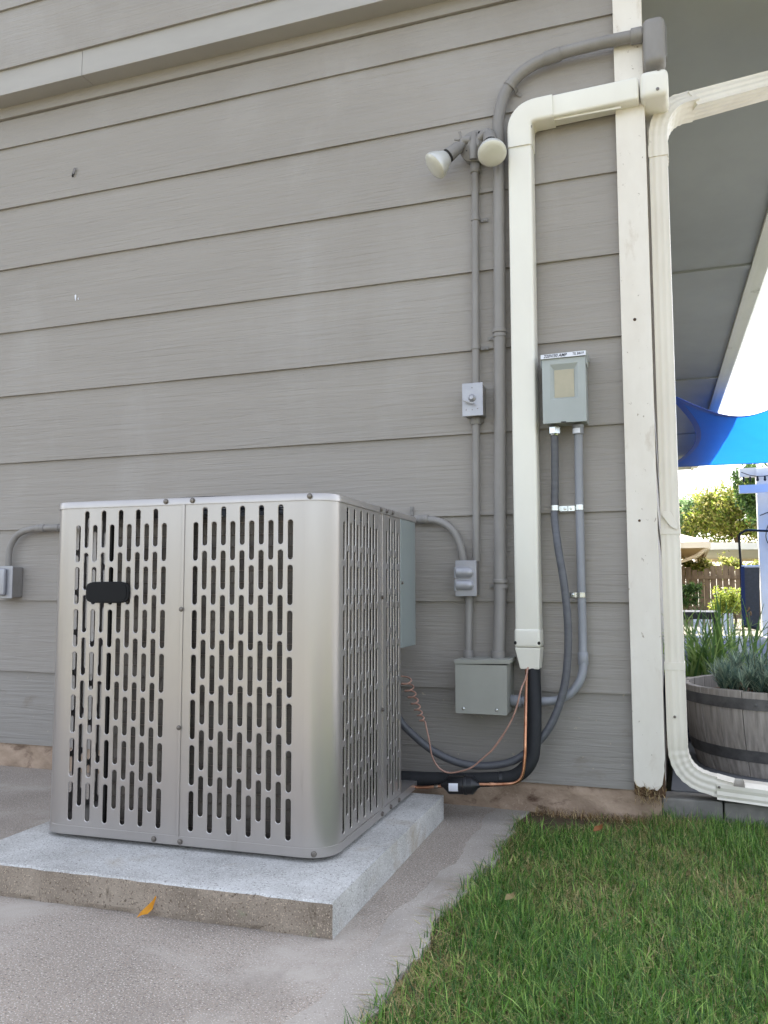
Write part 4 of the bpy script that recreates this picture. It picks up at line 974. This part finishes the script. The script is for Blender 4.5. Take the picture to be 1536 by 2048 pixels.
MB().lathe([(0.0, 0.0), (0.2, 0.012), (0.318, 0.0)], (0, 0, 0.235), (0, 0, 1), 24).build('soil', m_dirt, bp, local=True)

def blades(roots, lens, leans, widths, cols, az, seg=5, droop=1.0, fold=0.0):
    """arched strap leaves as strips; returns V,F,C"""
    n = len(roots); t = np.linspace(0, 1, seg+1)
    d = np.stack([np.cos(az), np.sin(az)], 1); s = np.stack([-np.sin(az), np.cos(az)], 1)
    h = lens[:, None]*(t[None]-0.5*droop*leans[:, None]*t[None]**2*0.6)
    out = lens[:, None]*leans[:, None]*(0.35*t[None]+0.65*t[None]**2)
    w = widths[:, None]*np.clip(1-t[None]**2.2, 0.04, 1)*0.5
    V = np.zeros((n, seg+1, 2, 3))
    for k, sg in enumerate((-1, 1)):
        V[:, :, k, 0] = roots[:, None, 0]+d[:, None, 0]*out+sg*s[:, None, 0]*w
        V[:, :, k, 1] = roots[:, None, 1]+d[:, None, 1]*out+sg*s[:, None, 1]*w
        V[:, :, k, 2] = roots[:, None, 2]+h
    idx = np.arange(n*(seg+1)*2).reshape(n, seg+1, 2)
    F = np.stack([idx[:, :-1, 0], idx[:, :-1, 1], idx[:, 1:, 1], idx[:, 1:, 0]], -1).reshape(-1, 4)
    C = np.repeat(cols, (seg+1)*2, 0)
    return V.reshape(-1, 3), F, C

def lin(r, g_, b): return np.array(S(r, g_, b)[:3])
# blue-green needle-leaved plant filling the barrel
def rosette_plant(name, label, cat, stems, parent_loc, rs, group=None, leafcol=((124, 144, 126), (92, 118, 108), (156, 170, 146))):
    e = empty(name, parent_loc, label, cat, group)
    VV, FF, CC = [], [], []; off = 0; stem = MB()
    for (x, y, z0, z1, ln) in stems:
        tipx, tipy = x+rs.uniform(-0.03, 0.03), y+rs.uniform(-0.03, 0.03)
        stem.tube([(x, y, z0), ((x+tipx)/2+0.004, (y+tipy)/2, (z0+z1)/2), (tipx, tipy, z1)], 0.0022, 5)
        n = 46
        t = rs.uniform(0.35, 1.0, n)
        rts = np.stack([x+(tipx-x)*t, y+(tipy-y)*t, z0+(z1-z0)*t], 1)
        az = rs.uniform(0, 2*np.pi, n); lean = rs.uniform(0.45, 1.3, n)*(1.25-t*0.75)
        base = np.array([lin(*c) for c in leafcol]); cols = base[rs.integers(0, len(base), n)]*rs.uniform(0.75, 1.25, (n, 1))
        V, F, C = blades(rts, ln*rs.uniform(0.7, 1.15, n), lean, np.full(n, 0.0042), cols, az, 3)
        VV.append(V); FF.append(F+off); CC.append(C); off += len(V)
    leafmesh('foliage', np.concatenate(VV), np.concatenate(FF), np.concatenate(CC), m_leaf, e)
    stem.build('stems', m_bark, e)
    return e
rs = np.random.default_rng(5)
stems = []
for k in range(130):
    a = rs.uniform(0, 2*np.pi); r_ = 0.30*math.sqrt(rs.uniform(0, 1)); x = 0.52+r_*math.cos(a)*0.95; y = 0.63+r_*math.sin(a)*0.9
    if x < 0.29: x = 0.29+rs.uniform(0, 0.05)
    z1 = 0.345+rs.uniform(0.0, 0.13)*(0.5+0.5*min(1, (x-0.28)/0.22)); stems.append((x, y, 0.30, z1, 0.055))
for k in range(70):
    a = R(rs.uniform(190, 340)); r_ = rs.uniform(0.24, 0.315); stems.append((0.48+r_*math.cos(a), 0.655+r_*math.sin(a), 0.315, 0.345+rs.uniform(0, 0.07), 0.06))
stems = [q_ for q_ in stems if q_[0] > 0.255]
rosette_plant('lavender_plant', 'blue green lavender plant with narrow leaves filling the barrel planter', 'plant', stems, (0.55, 0.63, 0.30), rs)
# dry flower stalks
fs_ = empty('flower_stalks', (0.44, 0.55, 0.32), 'thin dry flower stalks standing out of the barrel planter', 'plant')
g = MB(); hd = MB()
for (x, y, x2, y2, z2) in ((0.42, 0.52, 0.438, 0.5, 0.665), (0.45, 0.55, 0.50, 0.53, 0.74), (0.38, 0.5, 0.36, 0.47, 0.60), (0.40, 0.48, 0.424, 0.44, 0.62), (0.52, 0.5, 0.56, 0.46, 0.70)):
    g.tube(spline([(x, y, 0.32), ((x+x2)/2, (y+y2)/2, (0.32+z2)/2+0.02), (x2, y2, z2)], 4), 0.0016, 5)
    for q in range(7): hd.lathe([(0, 0), (0.0035, 0.004), (0, 0.011)], (x2+rs.uniform(-0.008, 0.008), y2+rs.uniform(-0.008, 0.008), z2-0.03*q/7+0.01), (rs.uniform(-0.5, 0.5), rs.uniform(-0.5, 0.5), 1), 5)
g.build('stalk', mat('stalk_green', S(92, 104, 72), rough=0.7), fs_)['kind'] = 'stuff'; hd.build('seed_head', mat('seed_brown', S(120, 96, 72), rough=0.8), fs_)['kind'] = 'stuff'
# navy pot with strap-leaved plant behind the barrel
np_ = empty('plant_pot', (0.18, 1.12, 0.068), 'navy blue round plant pot behind the half barrel planter', 'pot')
MB().lathe([(0.11, 0), (0.12, 0.006), (0.145, 0.235), (0.155, 0.237), (0.155, 0.262), (0.143, 0.262), (0.135, 0.23), (0.0, 0.225)], (0.18, 1.12, 0.068), (0, 0, 1), 36).build('pot', m_navy, np_, smooth=40)
def straps(name, label, cat, c, n, ln, lean, w, cols, seed, spread=0.06, group=None, seg=7, parent=None):
    q = np.random.default_rng(seed); e = empty(name, c, label, cat, group)
    rts = np.stack([c[0]+q.normal(0, spread, n), c[1]+q.normal(0, spread, n), np.full(n, c[2])], 1)
    base = np.array([lin(*k) for k in cols]); C = base[q.integers(0, len(base), n)]*q.uniform(0.75, 1.3, (n, 1))
    V, F, CC = blades(rts, q.uniform(ln[0], ln[1], n), q.uniform(lean[0], lean[1], n), q.uniform(w[0], w[1], n), C, q.uniform(0, 2*np.pi, n), seg, 1.2)
    V = V+q.normal(0, 0.0012, V.shape)
    leafmesh('leaf_blades', V, F, CC, m_leaf, e, smooth=True)
    return e
straps('lily_plant', 'tall green strap leaved plant growing in the navy pot', 'plant', (0.215, 1.12, 0.29), 110, (0.20, 0.44), (0.15, 0.95), (0.006, 0.016), ((118, 146, 76), (96, 126, 66), (146, 168, 100), (84, 114, 66)), 3)
straps('grassy_plant', 'fine leaved green plant growing behind the navy pot', 'plant', (0.36, 1.9, 0.07), 130, (0.35, 0.62), (0.1, 0.8), (0.008, 0.018), ((96, 128, 70), (124, 150, 86), (76, 108, 60)), 4, 0.10)

# ================================================================== LAWN
def lawn(n, x0, x1, y0, y1, seed, smin=0.018, smax=0.056, wmin=0.0013, wmax=0.0028, clump=True):
    q = np.random.default_rng(seed)
    x = q.uniform(x0, x1, n); y = q.uniform(y0, y1, n)
    ed = np.array([walk_edge(v) for v in y])
    f = np.sin(x*5.1+1.3)*np.sin(y*4.3+0.6)+0.5*np.sin(x*13+y*9)
    bare = (np.exp(-((y+0.03)/0.07)**2)*(x < 0.05)*0.95+np.exp(-((x-ed)/0.035)**2)*0.35+0.9*np.exp(-(((x+0.22)/0.09)**2+((y+0.12)/0.16)**2)))
    keep = (x > ed-0.012) & (q.uniform(0, 1, n) > bare)
    x, y, f, ed = x[keep], y[keep], f[keep], ed[keep]; n = len(x)
    dens = 0.5+0.5*np.tanh(f*1.2)
    ln = q.uniform(smin, smax, n)*(0.72+0.45*dens)*(1+0.35*(x > 0.0)*np.exp(-((y+0.15)/0.5)**2))
    lean = np.abs(q.normal(0.7, 0.5, n)); az = q.uniform(0, 2*np.pi, n)+0.6*np.sin(3*x+2*y)
    G = np.array([lin(74, 114, 42), lin(98, 138, 54), lin(50, 88, 36), lin(142, 170, 88), lin(80, 116, 58)])
    D = np.array([lin(184, 168, 122), lin(148, 132, 92), lin(164, 158, 100)])
    pd = 0.20+0.45*(1-dens)**2+0.6*np.exp(-((y+0.05)/0.08)**2)*(x < 0.2)+0.22*np.exp(-((x-ed)/0.05)**2)
    dry = q.uniform(0, 1, n) < pd
    c = np.where(dry[:, None], D[q.integers(0, 3, n)], G[q.integers(0, 5, n)])*q.uniform(0.6, 1.4, (n, 1))
    lean = np.where(dry, lean*1.7+0.3, lean); ln = np.where(dry, ln*0.8, ln)
    rts = np.stack([x, y, np.full(n, -0.014)], 1)
    V, F, C = blades(rts, ln, lean, wmin+(wmax*1.35-wmin)*q.uniform(0, 1, n)**2, c, az, 3)
    return V, F, C
a = lawn(120000, -0.42, 0.75, -1.75, 0.02, 21); b = lawn(26000, 0.75, 2.6, -2.6, 0.02, 22, wmin=0.003, wmax=0.005); c = lawn(20000, -0.42, 0.75, -3.4, -1.75, 23, wmin=0.003, wmax=0.005)
V = np.concatenate([a[0], b[0], c[0]]); F = np.concatenate([a[1], b[1]+len(a[0]), c[1]+len(a[0])+len(b[0])]); C = np.concatenate([a[2], b[2], c[2]])
tag(leafmesh('grass', V, F, C, m_grass), 'green lawn grass with dry blades beside the concrete walk', 'grass', kind='stuff')
# dry straw at the foot of the corner board
q = np.random.default_rng(9); n = 900
rts = np.stack([np.where(q.uniform(0, 1, n) < 0.4, q.normal(0.045, 0.03, n), q.uniform(-0.30, 0.08, n)), q.uniform(-0.06, -0.012, n), np.full(n, 0.0)], 1)
hi = np.abs(rts[:, 0]-0.045) < 0.045
rts[:, 2] = np.where(hi & (q.uniform(0, 1, n) < 0.4), q.uniform(0.05, 0.10, n), 0.0)
base = np.array([lin(176, 150, 104), lin(140, 112, 76), lin(196, 176, 132), lin(104, 80, 56)])
V, F, C = blades(rts, q.uniform(0.01, 0.035, n), q.uniform(0.2, 1.8, n), q.uniform(0.0008, 0.002, n), base[q.integers(0, 4, n)]*q.uniform(0.7, 1.2, (n, 1)), q.uniform(0, 6.28, n), 3)
tag(leafmesh('straw_debris', V, F, C, m_grass), 'dry straw and debris along the foot of the wall', 'straw', kind='stuff')

# ================================================================== SHADE SAIL
sl = empty('shade_sail', (0.06, 4.9, 2.3), 'bright blue fabric shade sail stretched from under the eave', 'shade sail')
A_, B_, C_, D_ = Vector((0.10, 4.85, 2.305)), Vector((1.80, 4.6, 2.85)), Vector((3.8, 10.9, 2.52)), Vector((-0.04, 10.65, 2.50))
def edge(p, q_, sag, t):
    m_ = p.lerp(q_, t); return m_+sag*math.sin(math.pi*t)
cen = (A_+B_+C_+D_)/4
nu, nv = 40, 40; vs = []; fs = []
sAB, sDC, sAD, sBC = Vector((0, 1.85, -0.11)), Vector((0, -0.15, -0.02)), Vector((0.29, 0, 0.0)), Vector((-0.3, 0, -0.03))
for j in range(nv+1):
    v = j/nv
    for i in range(nu+1):
        u = i/nu
        e0 = edge(A_, B_, sAB, u); e1 = edge(D_, C_, sDC, u); f0 = edge(A_, D_, sAD, v); f1 = edge(B_, C_, sBC, v)
        bil = A_*(1-u)*(1-v)+B_*u*(1-v)+C_*u*v+D_*(1-u)*v
        p = e0*(1-v)+e1*v+f0*(1-u)+f1*u-bil
        p.z += (0.012*math.sin(9*u+4*v)+0.006*math.sin(31*u-17*v))*math.sin(math.pi*u)*math.sin(math.pi*v)
        vs.append(p)
for j in range(nv):
    for i in range(nu): a_ = j*(nu+1)+i; fs.append((a_, a_+1, a_+nu+2, a_+nu+1))
MB().add(vs, fs).build('fabric', m_sail, sl, smooth=180)
for nm, ids in (('hem', [i for i in range(nu+1)]), ('hem', [j*(nu+1) for j in range(nv+1)]), ('hem', [nv*(nu+1)+i for i in range(nu+1)])):
    MB().sweep([(-0.028, -0.003), (0.028, -0.003), (0.028, 0.003), (-0.028, 0.003)], [vs[i] for i in ids]).build(nm, m_sailhem, sl)
MB().tube([A_, A_+Vector((-0.10, -0.12, 0.09))], 0.006, 6).build('corner_rope', m_dark, sl)

# ================================================================== BACKYARD THINGS
def bg_box(x0, x1, y0, y1, z0, z1, name, mt, parent=None, bev=0.0): return MB().box(x0, x1, y0, y1, z0, z1).build(name, mt, parent, bevel=bev)
k_ = (11+2.688)/(7.5+2.688)
def far(x, z, ya, yb):  # same line of sight moved from depth ya to yb
    k = (yb+2.6878)/(ya+2.6878); return 0.1719+(x-0.1719)*k, 0.6811+(z-0.6811)*k
# pergola
px1, pz1 = far(0.925, 1.963, 7.5, 11.0); px0, _ = far(0.856, 0.15, 7.5, 11.0)
pg = empty('pergola', (1.28, 11.0, -0.04), 'white wooden pergola post with beams at the patio far edge', 'pergola')
bg_box(1.155, 1.375, 10.9, 11.1, -0.04, 2.46, 'post', m_postw, pg, 0.01)
bg_box(3.9, 4.1, 10.9, 11.1, -0.04, 2.46, 'post', m_postw, pg, 0.01)
bg_box(0.93, 4.6, 10.93, 11.07, 2.34, 2.47, 'beam', m_postw, pg)
bg_box(0.90, 4.6, 10.6, 10.66, 2.06, 2.18, 'beam', m_postw, pg)
sg = empty('string_lights', (1.2, 10.85, 2.1), 'black string lights draped on the white pergola post', 'string lights')
g = MB(); g.tube(spline([(0.95, 10.85, 2.40), (1.1, 10.85, 2.34), (1.3, 10.85, 2.33), (1.6, 10.85, 2.38)], 5), 0.006, 5)
g.tube(spline([(1.18, 10.85, 1.75), (1.33, 10.85, 1.78), (1.36, 10.84, 1.55), (1.28, 10.84, 1.32), (1.34, 10.84, 1.25), (1.37, 10.84, 1.5), (1.3, 10.84, 1.62), (1.25, 10.84, 1.42), (1.33, 10.84, 1.2), (1.36, 10.84, 0.9)], 6), 0.007, 5)
g.build('cable', m_blackmetal, sg)
for x in (0.98, 1.07, 1.17, 1.27, 1.4): MB().lathe([(0.0, 0), (0.02, 0.02), (0.014, 0.055), (0.012, 0.08)], (x, 10.85, 2.25), (0, 0, 1), 8).build('bulb', m_blackmetal, sg, smooth=40)
# hanging dark panel on a hooked pole
hp2 = empty('hanging_seat', (0.72, 8.6, 0.068), 'dark mesh hanging seat with blue edge on a hooked black pole', 'hanging seat')
fz = lambda x, z: far(x, z, 6.5, 8.6)
p1 = fz(0.668, 1.241); p2 = fz(0.655, 0.892); p3 = fz(0.662, 0.225); p4 = fz(0.737, 1.262); p5 = fz(0.833, 1.257)
MB().tube(spline([(p3[0], 8.62, 0.068), (p2[0]+0.01, 8.62, p2[1]), (p1[0]-0.01, 8.62, p1[1]-0.06), (p1[0]+0.03, 8.62, p1[1]+0.0), (p4[0], 8.62, p4[1]), (p5[0], 8.62, p5[1]), (p5[0]+0.3, 8.62, p5[1]-0.02)], 6), 0.014, 8).build('pole', m_blackmetal, hp2, smooth=40)
q1 = fz(0.669, 0.900); q2 = fz(0.833, 0.900); q3 = fz(0.657, 0.318); q4 = fz(0.81, 0.288)
MB().hexa([(q3[0], 8.57, q3[1]), (q4[0], 8.57, q4[1]), (q4[0], 8.60, q4[1]), (q3[0], 8.60, q3[1])], [(q1[0], 8.57, q1[1]), (q2[0], 8.57, q2[1]), (q2[0], 8.60, q2[1]), (q1[0], 8.60, q1[1])]).build('mesh_panel', m_mesh, hp2)
MB().hexa([(q3[0]-0.01, 8.55, q3[1]), (q3[0]+0.035, 8.55, q3[1]), (q3[0]+0.035, 8.61, q3[1]), (q3[0]-0.01, 8.61, q3[1])], [(q1[0]-0.012, 8.55, q1[1]), (q1[0]+0.03, 8.55, q1[1]), (q1[0]+0.03, 8.61, q1[1]), (q1[0]-0.012, 8.61, q1[1])]).build('side_edge', m_bluecloth, hp2)
MB().tube([(q3[0], 8.58, q3[1]), (q4[0], 8.58, q4[1])], 0.02, 8).build('rail', m_blackmetal, hp2); MB().tube([(q1[0], 8.58, q1[1]), (q2[0], 8.58, q2[1])], 0.018, 8).build('rail', m_postw, hp2)
# black table
tb = empty('patio_table', (0.22, 5.2, 0.068), 'black patio table beyond the plants under the sail', 'table')
bg_box(-0.25, 0.405, 5.0, 5.7, 0.425, 0.485, 'tabletop', m_black, tb, 0.006)
for (x, y) in ((-0.2, 5.05), (0.36, 5.05), (-0.2, 5.65), (0.36, 5.65)): bg_box(x, x+0.035, y, y+0.035, 0.068, 0.425, 'leg', m_black, tb)
wc = empty('patio_chair', (0.42, 6.2, 0.068), 'white slatted patio chair beyond the black table', 'chair')
for k in range(7): MB().hexa([(0.20+0.055*k, 6.20, 0.24), (0.235+0.055*k, 6.20, 0.24), (0.235+0.055*k, 6.22, 0.24), (0.20+0.055*k, 6.22, 0.24)], [(0.20+0.055*k, 6.34, 0.44), (0.235+0.055*k, 6.34, 0.44), (0.235+0.055*k, 6.36, 0.44), (0.20+0.055*k, 6.36, 0.44)]).build('back_slat', m_postw, wc)
for k in range(5): bg_box(0.18, 0.62, 5.80+0.085*k, 5.87+0.085*k, 0.21, 0.23, 'seat_slat', m_postw, wc)
for (x, y) in ((0.18, 5.8), (0.585, 5.8), (0.18, 6.2), (0.585, 6.2)): bg_box(x, x+0.035, y, y+0.035, 0.068, 0.21, 'leg', m_postw, wc)
# fence
YF = 20.5
fe = empty('wooden_fence', (2, YF, -0.04), 'weathered brown board fence with scalloped top behind the yard', 'fence')
x = -2.4; k = 0
while x < 5.5:
    ph = (x-0.35)/1.1; zt2 = 1.12+0.16*abs(math.sin(math.pi*ph))
    bg_box(x, x+0.132+random.uniform(-0.004, 0.004), YF+random.uniform(-0.008, 0.008), YF+0.02, -0.04, zt2+random.uniform(-0.015, 0.015), 'board', m_fence, fe)
    x += 0.147; k += 1
bg_box(-2.4, 5.5, YF-0.05, YF-0.012, 0.93, 1.02, 'rail', m_fence, fe); bg_box(-2.4, 5.5, YF-0.05, YF-0.012, 0.15, 0.24, 'rail', m_fence, fe)
# neighbour house: eave corner
nh = empty('neighbour_house', (-2, 17.5, -0.04), 'cream neighbouring house with low hip roof and boxed eave', 'house')
g = MB(); ex = 0.60; ey = 16.2; ez = 1.66
g.add([(ex, ey, ez), (-6, ey, ez), (-6, ey+8, ez), (ex, ey+8, ez), (-2.5, ey+3.2, 2.75), (-4, ey+3.2, 2.75)], [(0, 4, 5, 1), (0, 3, 4), (3, 2, 5, 4), (2, 1, 5)])
g.build('roof', m_cream, nh)
bg_box(-6, ex, ey-0.02, ey+0.05, ez-0.13, ez+0.0, 'fascia', m_cream, nh); bg_box(ex-0.05, ex+0.02, ey+0.06, ey+8, ez-0.13, ez, 'fascia', m_cream, nh)
bg_box(-6, ex-0.06, ey+0.06, ey+8, ez-0.10, ez-0.08, 'soffit', m_tanwall, nh)
bg_box(-6, -0.1, ey+0.9, ey+7, -0.04, ez-0.11, 'wall', m_tanwall, nh)
g = MB(); g.tube([(ex-0.03, ey+0.02, ez-0.12), (ex-0.25, ey+0.3, ez-0.28), (-0.05, ey+0.85, ez-0.42), (-0.05, ey+0.85, 0.0)], 0.045, 8); g.build('downpipe', m_cream, nh, smooth=40)
# patio cover beyond the fence
pc = empty('patio_cover', (1.6, 23.0, -0.04), 'white flat patio cover showing above the board fence', 'patio cover')
z_ = lambda z: far(0, z, 20, 23.0)[1]; x_ = lambda xx: far(xx, 0, 20, 23.0)[0]
MB().hexa([(x_(0.35), 23, z_(1.66)), (5.5, 23, z_(1.60)), (5.5, 26, z_(1.45)), (x_(0.35), 26, z_(1.5))], [(x_(0.35), 23, z_(1.84)), (5.5, 23, z_(1.72)), (5.5, 26, z_(1.8)), (x_(0.35), 26, z_(1.9))]).build('roof', m_grey_roof, pc)
bg_box(x_(0.35), 5.5, 25.8, 25.95, z_(1.42), z_(1.52), 'beam', m_cream, pc)
for xx in (0.5, 2.6, 5.3): bg_box(xx, xx+0.1, 23.1, 23.2, -0.04, z_(1.62), 'post', m_cream, pc)

def tree(name, label, loc, h, crown, nleaf, lsz, cols, seed, group=None, cat='tree', limbs=7, trunk_r=0.10, open_=0.0):
    """tapered trunk and limbs; leaves gathered in clumps on the limb ends. crown: list of (dx,dy,z,r)"""
    q = np.random.default_rng(seed); e = empty(name, loc, label, cat, group)
    t = MB(); x0, y0, z0 = loc
    zt = min(c[2] for c in crown)
    t.tube(spline([(x0, y0, z0), (x0+0.05, y0, z0+(zt-z0)*0.6), (x0-0.03, y0, zt+0.2)], 5), trunk_r, 8, None)
    twigs = []
    for c in crown:
        for k in range(limbs):
            d = q.normal(0, 1, 3); d[2] = abs(d[2])*0.8+0.1; d /= np.linalg.norm(d)
            tip = np.array([x0+c[0], y0+c[1], c[2]])+d*c[3]*q.uniform(0.55, 1.0)
            mid = (np.array([x0, y0, zt])+tip)/2+q.normal(0, c[3]*0.15, 3)
            pth_ = spline([(x0, y0, zt-0.1), tuple(mid), tuple(tip)], 4)
            t.tube(pth_, trunk_r*0.3, 5, [trunk_r*(0.42-0.36*i/(len(pth_)-1)) for i in range(len(pth_))])
            twigs.append((mid, tip, c[3]))
    t.build('trunk', m_bark, e)
    P_ = []
    for k in range(nleaf):
        if q.uniform() < 0.82:
            mid, tip, r_ = twigs[q.integers(len(twigs))]; s_ = q.uniform(0.25, 1.2); P_.append(mid+(tip-mid)*s_+q.normal(0, r_*0.12, 3)*(0.5+s_))
        else:
            c = crown[q.integers(len(crown))]; d = q.normal(0, 1, 3); d /= np.linalg.norm(d); P_.append(np.array([x0+c[0], y0+c[1], c[2]])+d*c[3]*q.uniform(0.45, 1.0)**0.6)
    P_ = np.array(P_); n = len(P_)
    a = q.normal(0, 1, (n, 3)); a /= np.linalg.norm(a, axis=1)[:, None]; b = np.cross(a, q.normal(0, 1, (n, 3))); b /= np.linalg.norm(b, axis=1)[:, None]
    sz = lsz*q.uniform(0.6, 1.4, (n, 1))
    V = np.stack([P_-a*sz, P_+b*sz*0.45, P_+a*sz, P_-b*sz*0.45], 1).reshape(-1, 3)
    F = np.arange(4*n).reshape(n, 4); base = np.array([lin(*c) for c in cols])
    C = np.repeat(base[q.integers(0, len(base), n)]*q.uniform(0.7, 1.3, (n, 1)), 4, 0)
    leafmesh('crown', V, F, C, m_leaf, e)
    return e
YG = ((146, 158, 62), (122, 142, 52), (168, 172, 84), (108, 126, 56))
OG = ((146, 148, 80), (168, 164, 98), (120, 126, 66), (180, 170, 112))
DG = ((70, 96, 48), (86, 112, 54), (56, 80, 44))
PGn = ((132, 158, 110), (150, 172, 128), (112, 140, 96))
tree('leafy_tree', 'yellow green loose tree rising above the white patio cover', (1.75, 28.5, 0), 4.4, [(-0.5, 0, 3.35, 0.9), (0.35, 0.2, 3.6, 0.8), (0.0, 0, 2.6, 0.95), (0.8, 0.3, 2.8, 0.95), (-0.95, 0.2, 2.8, 0.85), (0.9, 0, 3.5, 0.7)], 22000, 0.066, OG+YG, 31, 'trees beyond the fence', limbs=10)
tree('leafy_tree', 'pale green tree behind the neighbouring roof next to the downspout', (0.15, 29.5, 0), 4.0, [(-0.2, 0, 2.85, 0.95), (-0.9, 0.3, 3.1, 0.95), (0.45, 0.4, 2.7, 0.85), (0.15, 0, 3.45, 0.6)], 15000, 0.066, PGn, 32, 'trees beyond the fence')
tree('leafy_tree', 'dark green tree top beside the pergola beams', (2.75, 26.0, 0), 4.6, [(-0.75, 0, 4.05, 0.5), (-0.55, 0, 3.45, 0.55), (0.2, 0.2, 3.7, 0.8), (0.2, 0, 2.6, 1.0)], 10000, 0.066, DG, 33, 'trees beyond the fence')
tree('leafy_tree', 'tall green tree standing off behind the patio cover on the far side', (5.2, 30.0, 0), 5.0, [(-0.5, 0, 3.6, 1.3), (0.6, 0, 3.2, 1.3), (0, 0, 4.4, 1.0)], 7000, 0.07, DG+YG, 34, 'trees beyond the fence')
tree('garden_shrub', 'bright yellow green shrub in front of the board fence', (0.90, 14.0, -0.04), 0.8, [(-0.1, 0, 0.48, 0.24), (0.12, 0.05, 0.50, 0.22), (0, 0, 0.25, 0.3), (-0.25, 0.0, 0.3, 0.2)], 3500, 0.026, YG, 35, 'shrubs along the fence', 'shrub', 5, 0.02)
tree('garden_shrub', 'dark green shrub at the fence beside the downspout', (0.10, 15.5, -0.04), 0.8, [(0.0, 0, 0.4, 0.3), (0.15, 0, 0.62, 0.18), (-0.1, 0, 0.6, 0.2)], 2600, 0.03, DG, 36, 'shrubs along the fence', 'shrub', 5, 0.02)
tree('garden_shrub', 'olive bush filling the gap between fence top and patio cover', (1.2, 22.0, -0.04), 1.5, [(-0.7, 0, 1.05, 0.4), (0.0, 0, 1.1, 0.42), (0.8, 0, 1.05, 0.45), (-1.3, 0, 1.1, 0.4), (1.6, 0, 1.1, 0.4)], 6500, 0.045, OG+YG[:2], 37, 'shrubs along the fence', 'shrub', 4, 0.03)
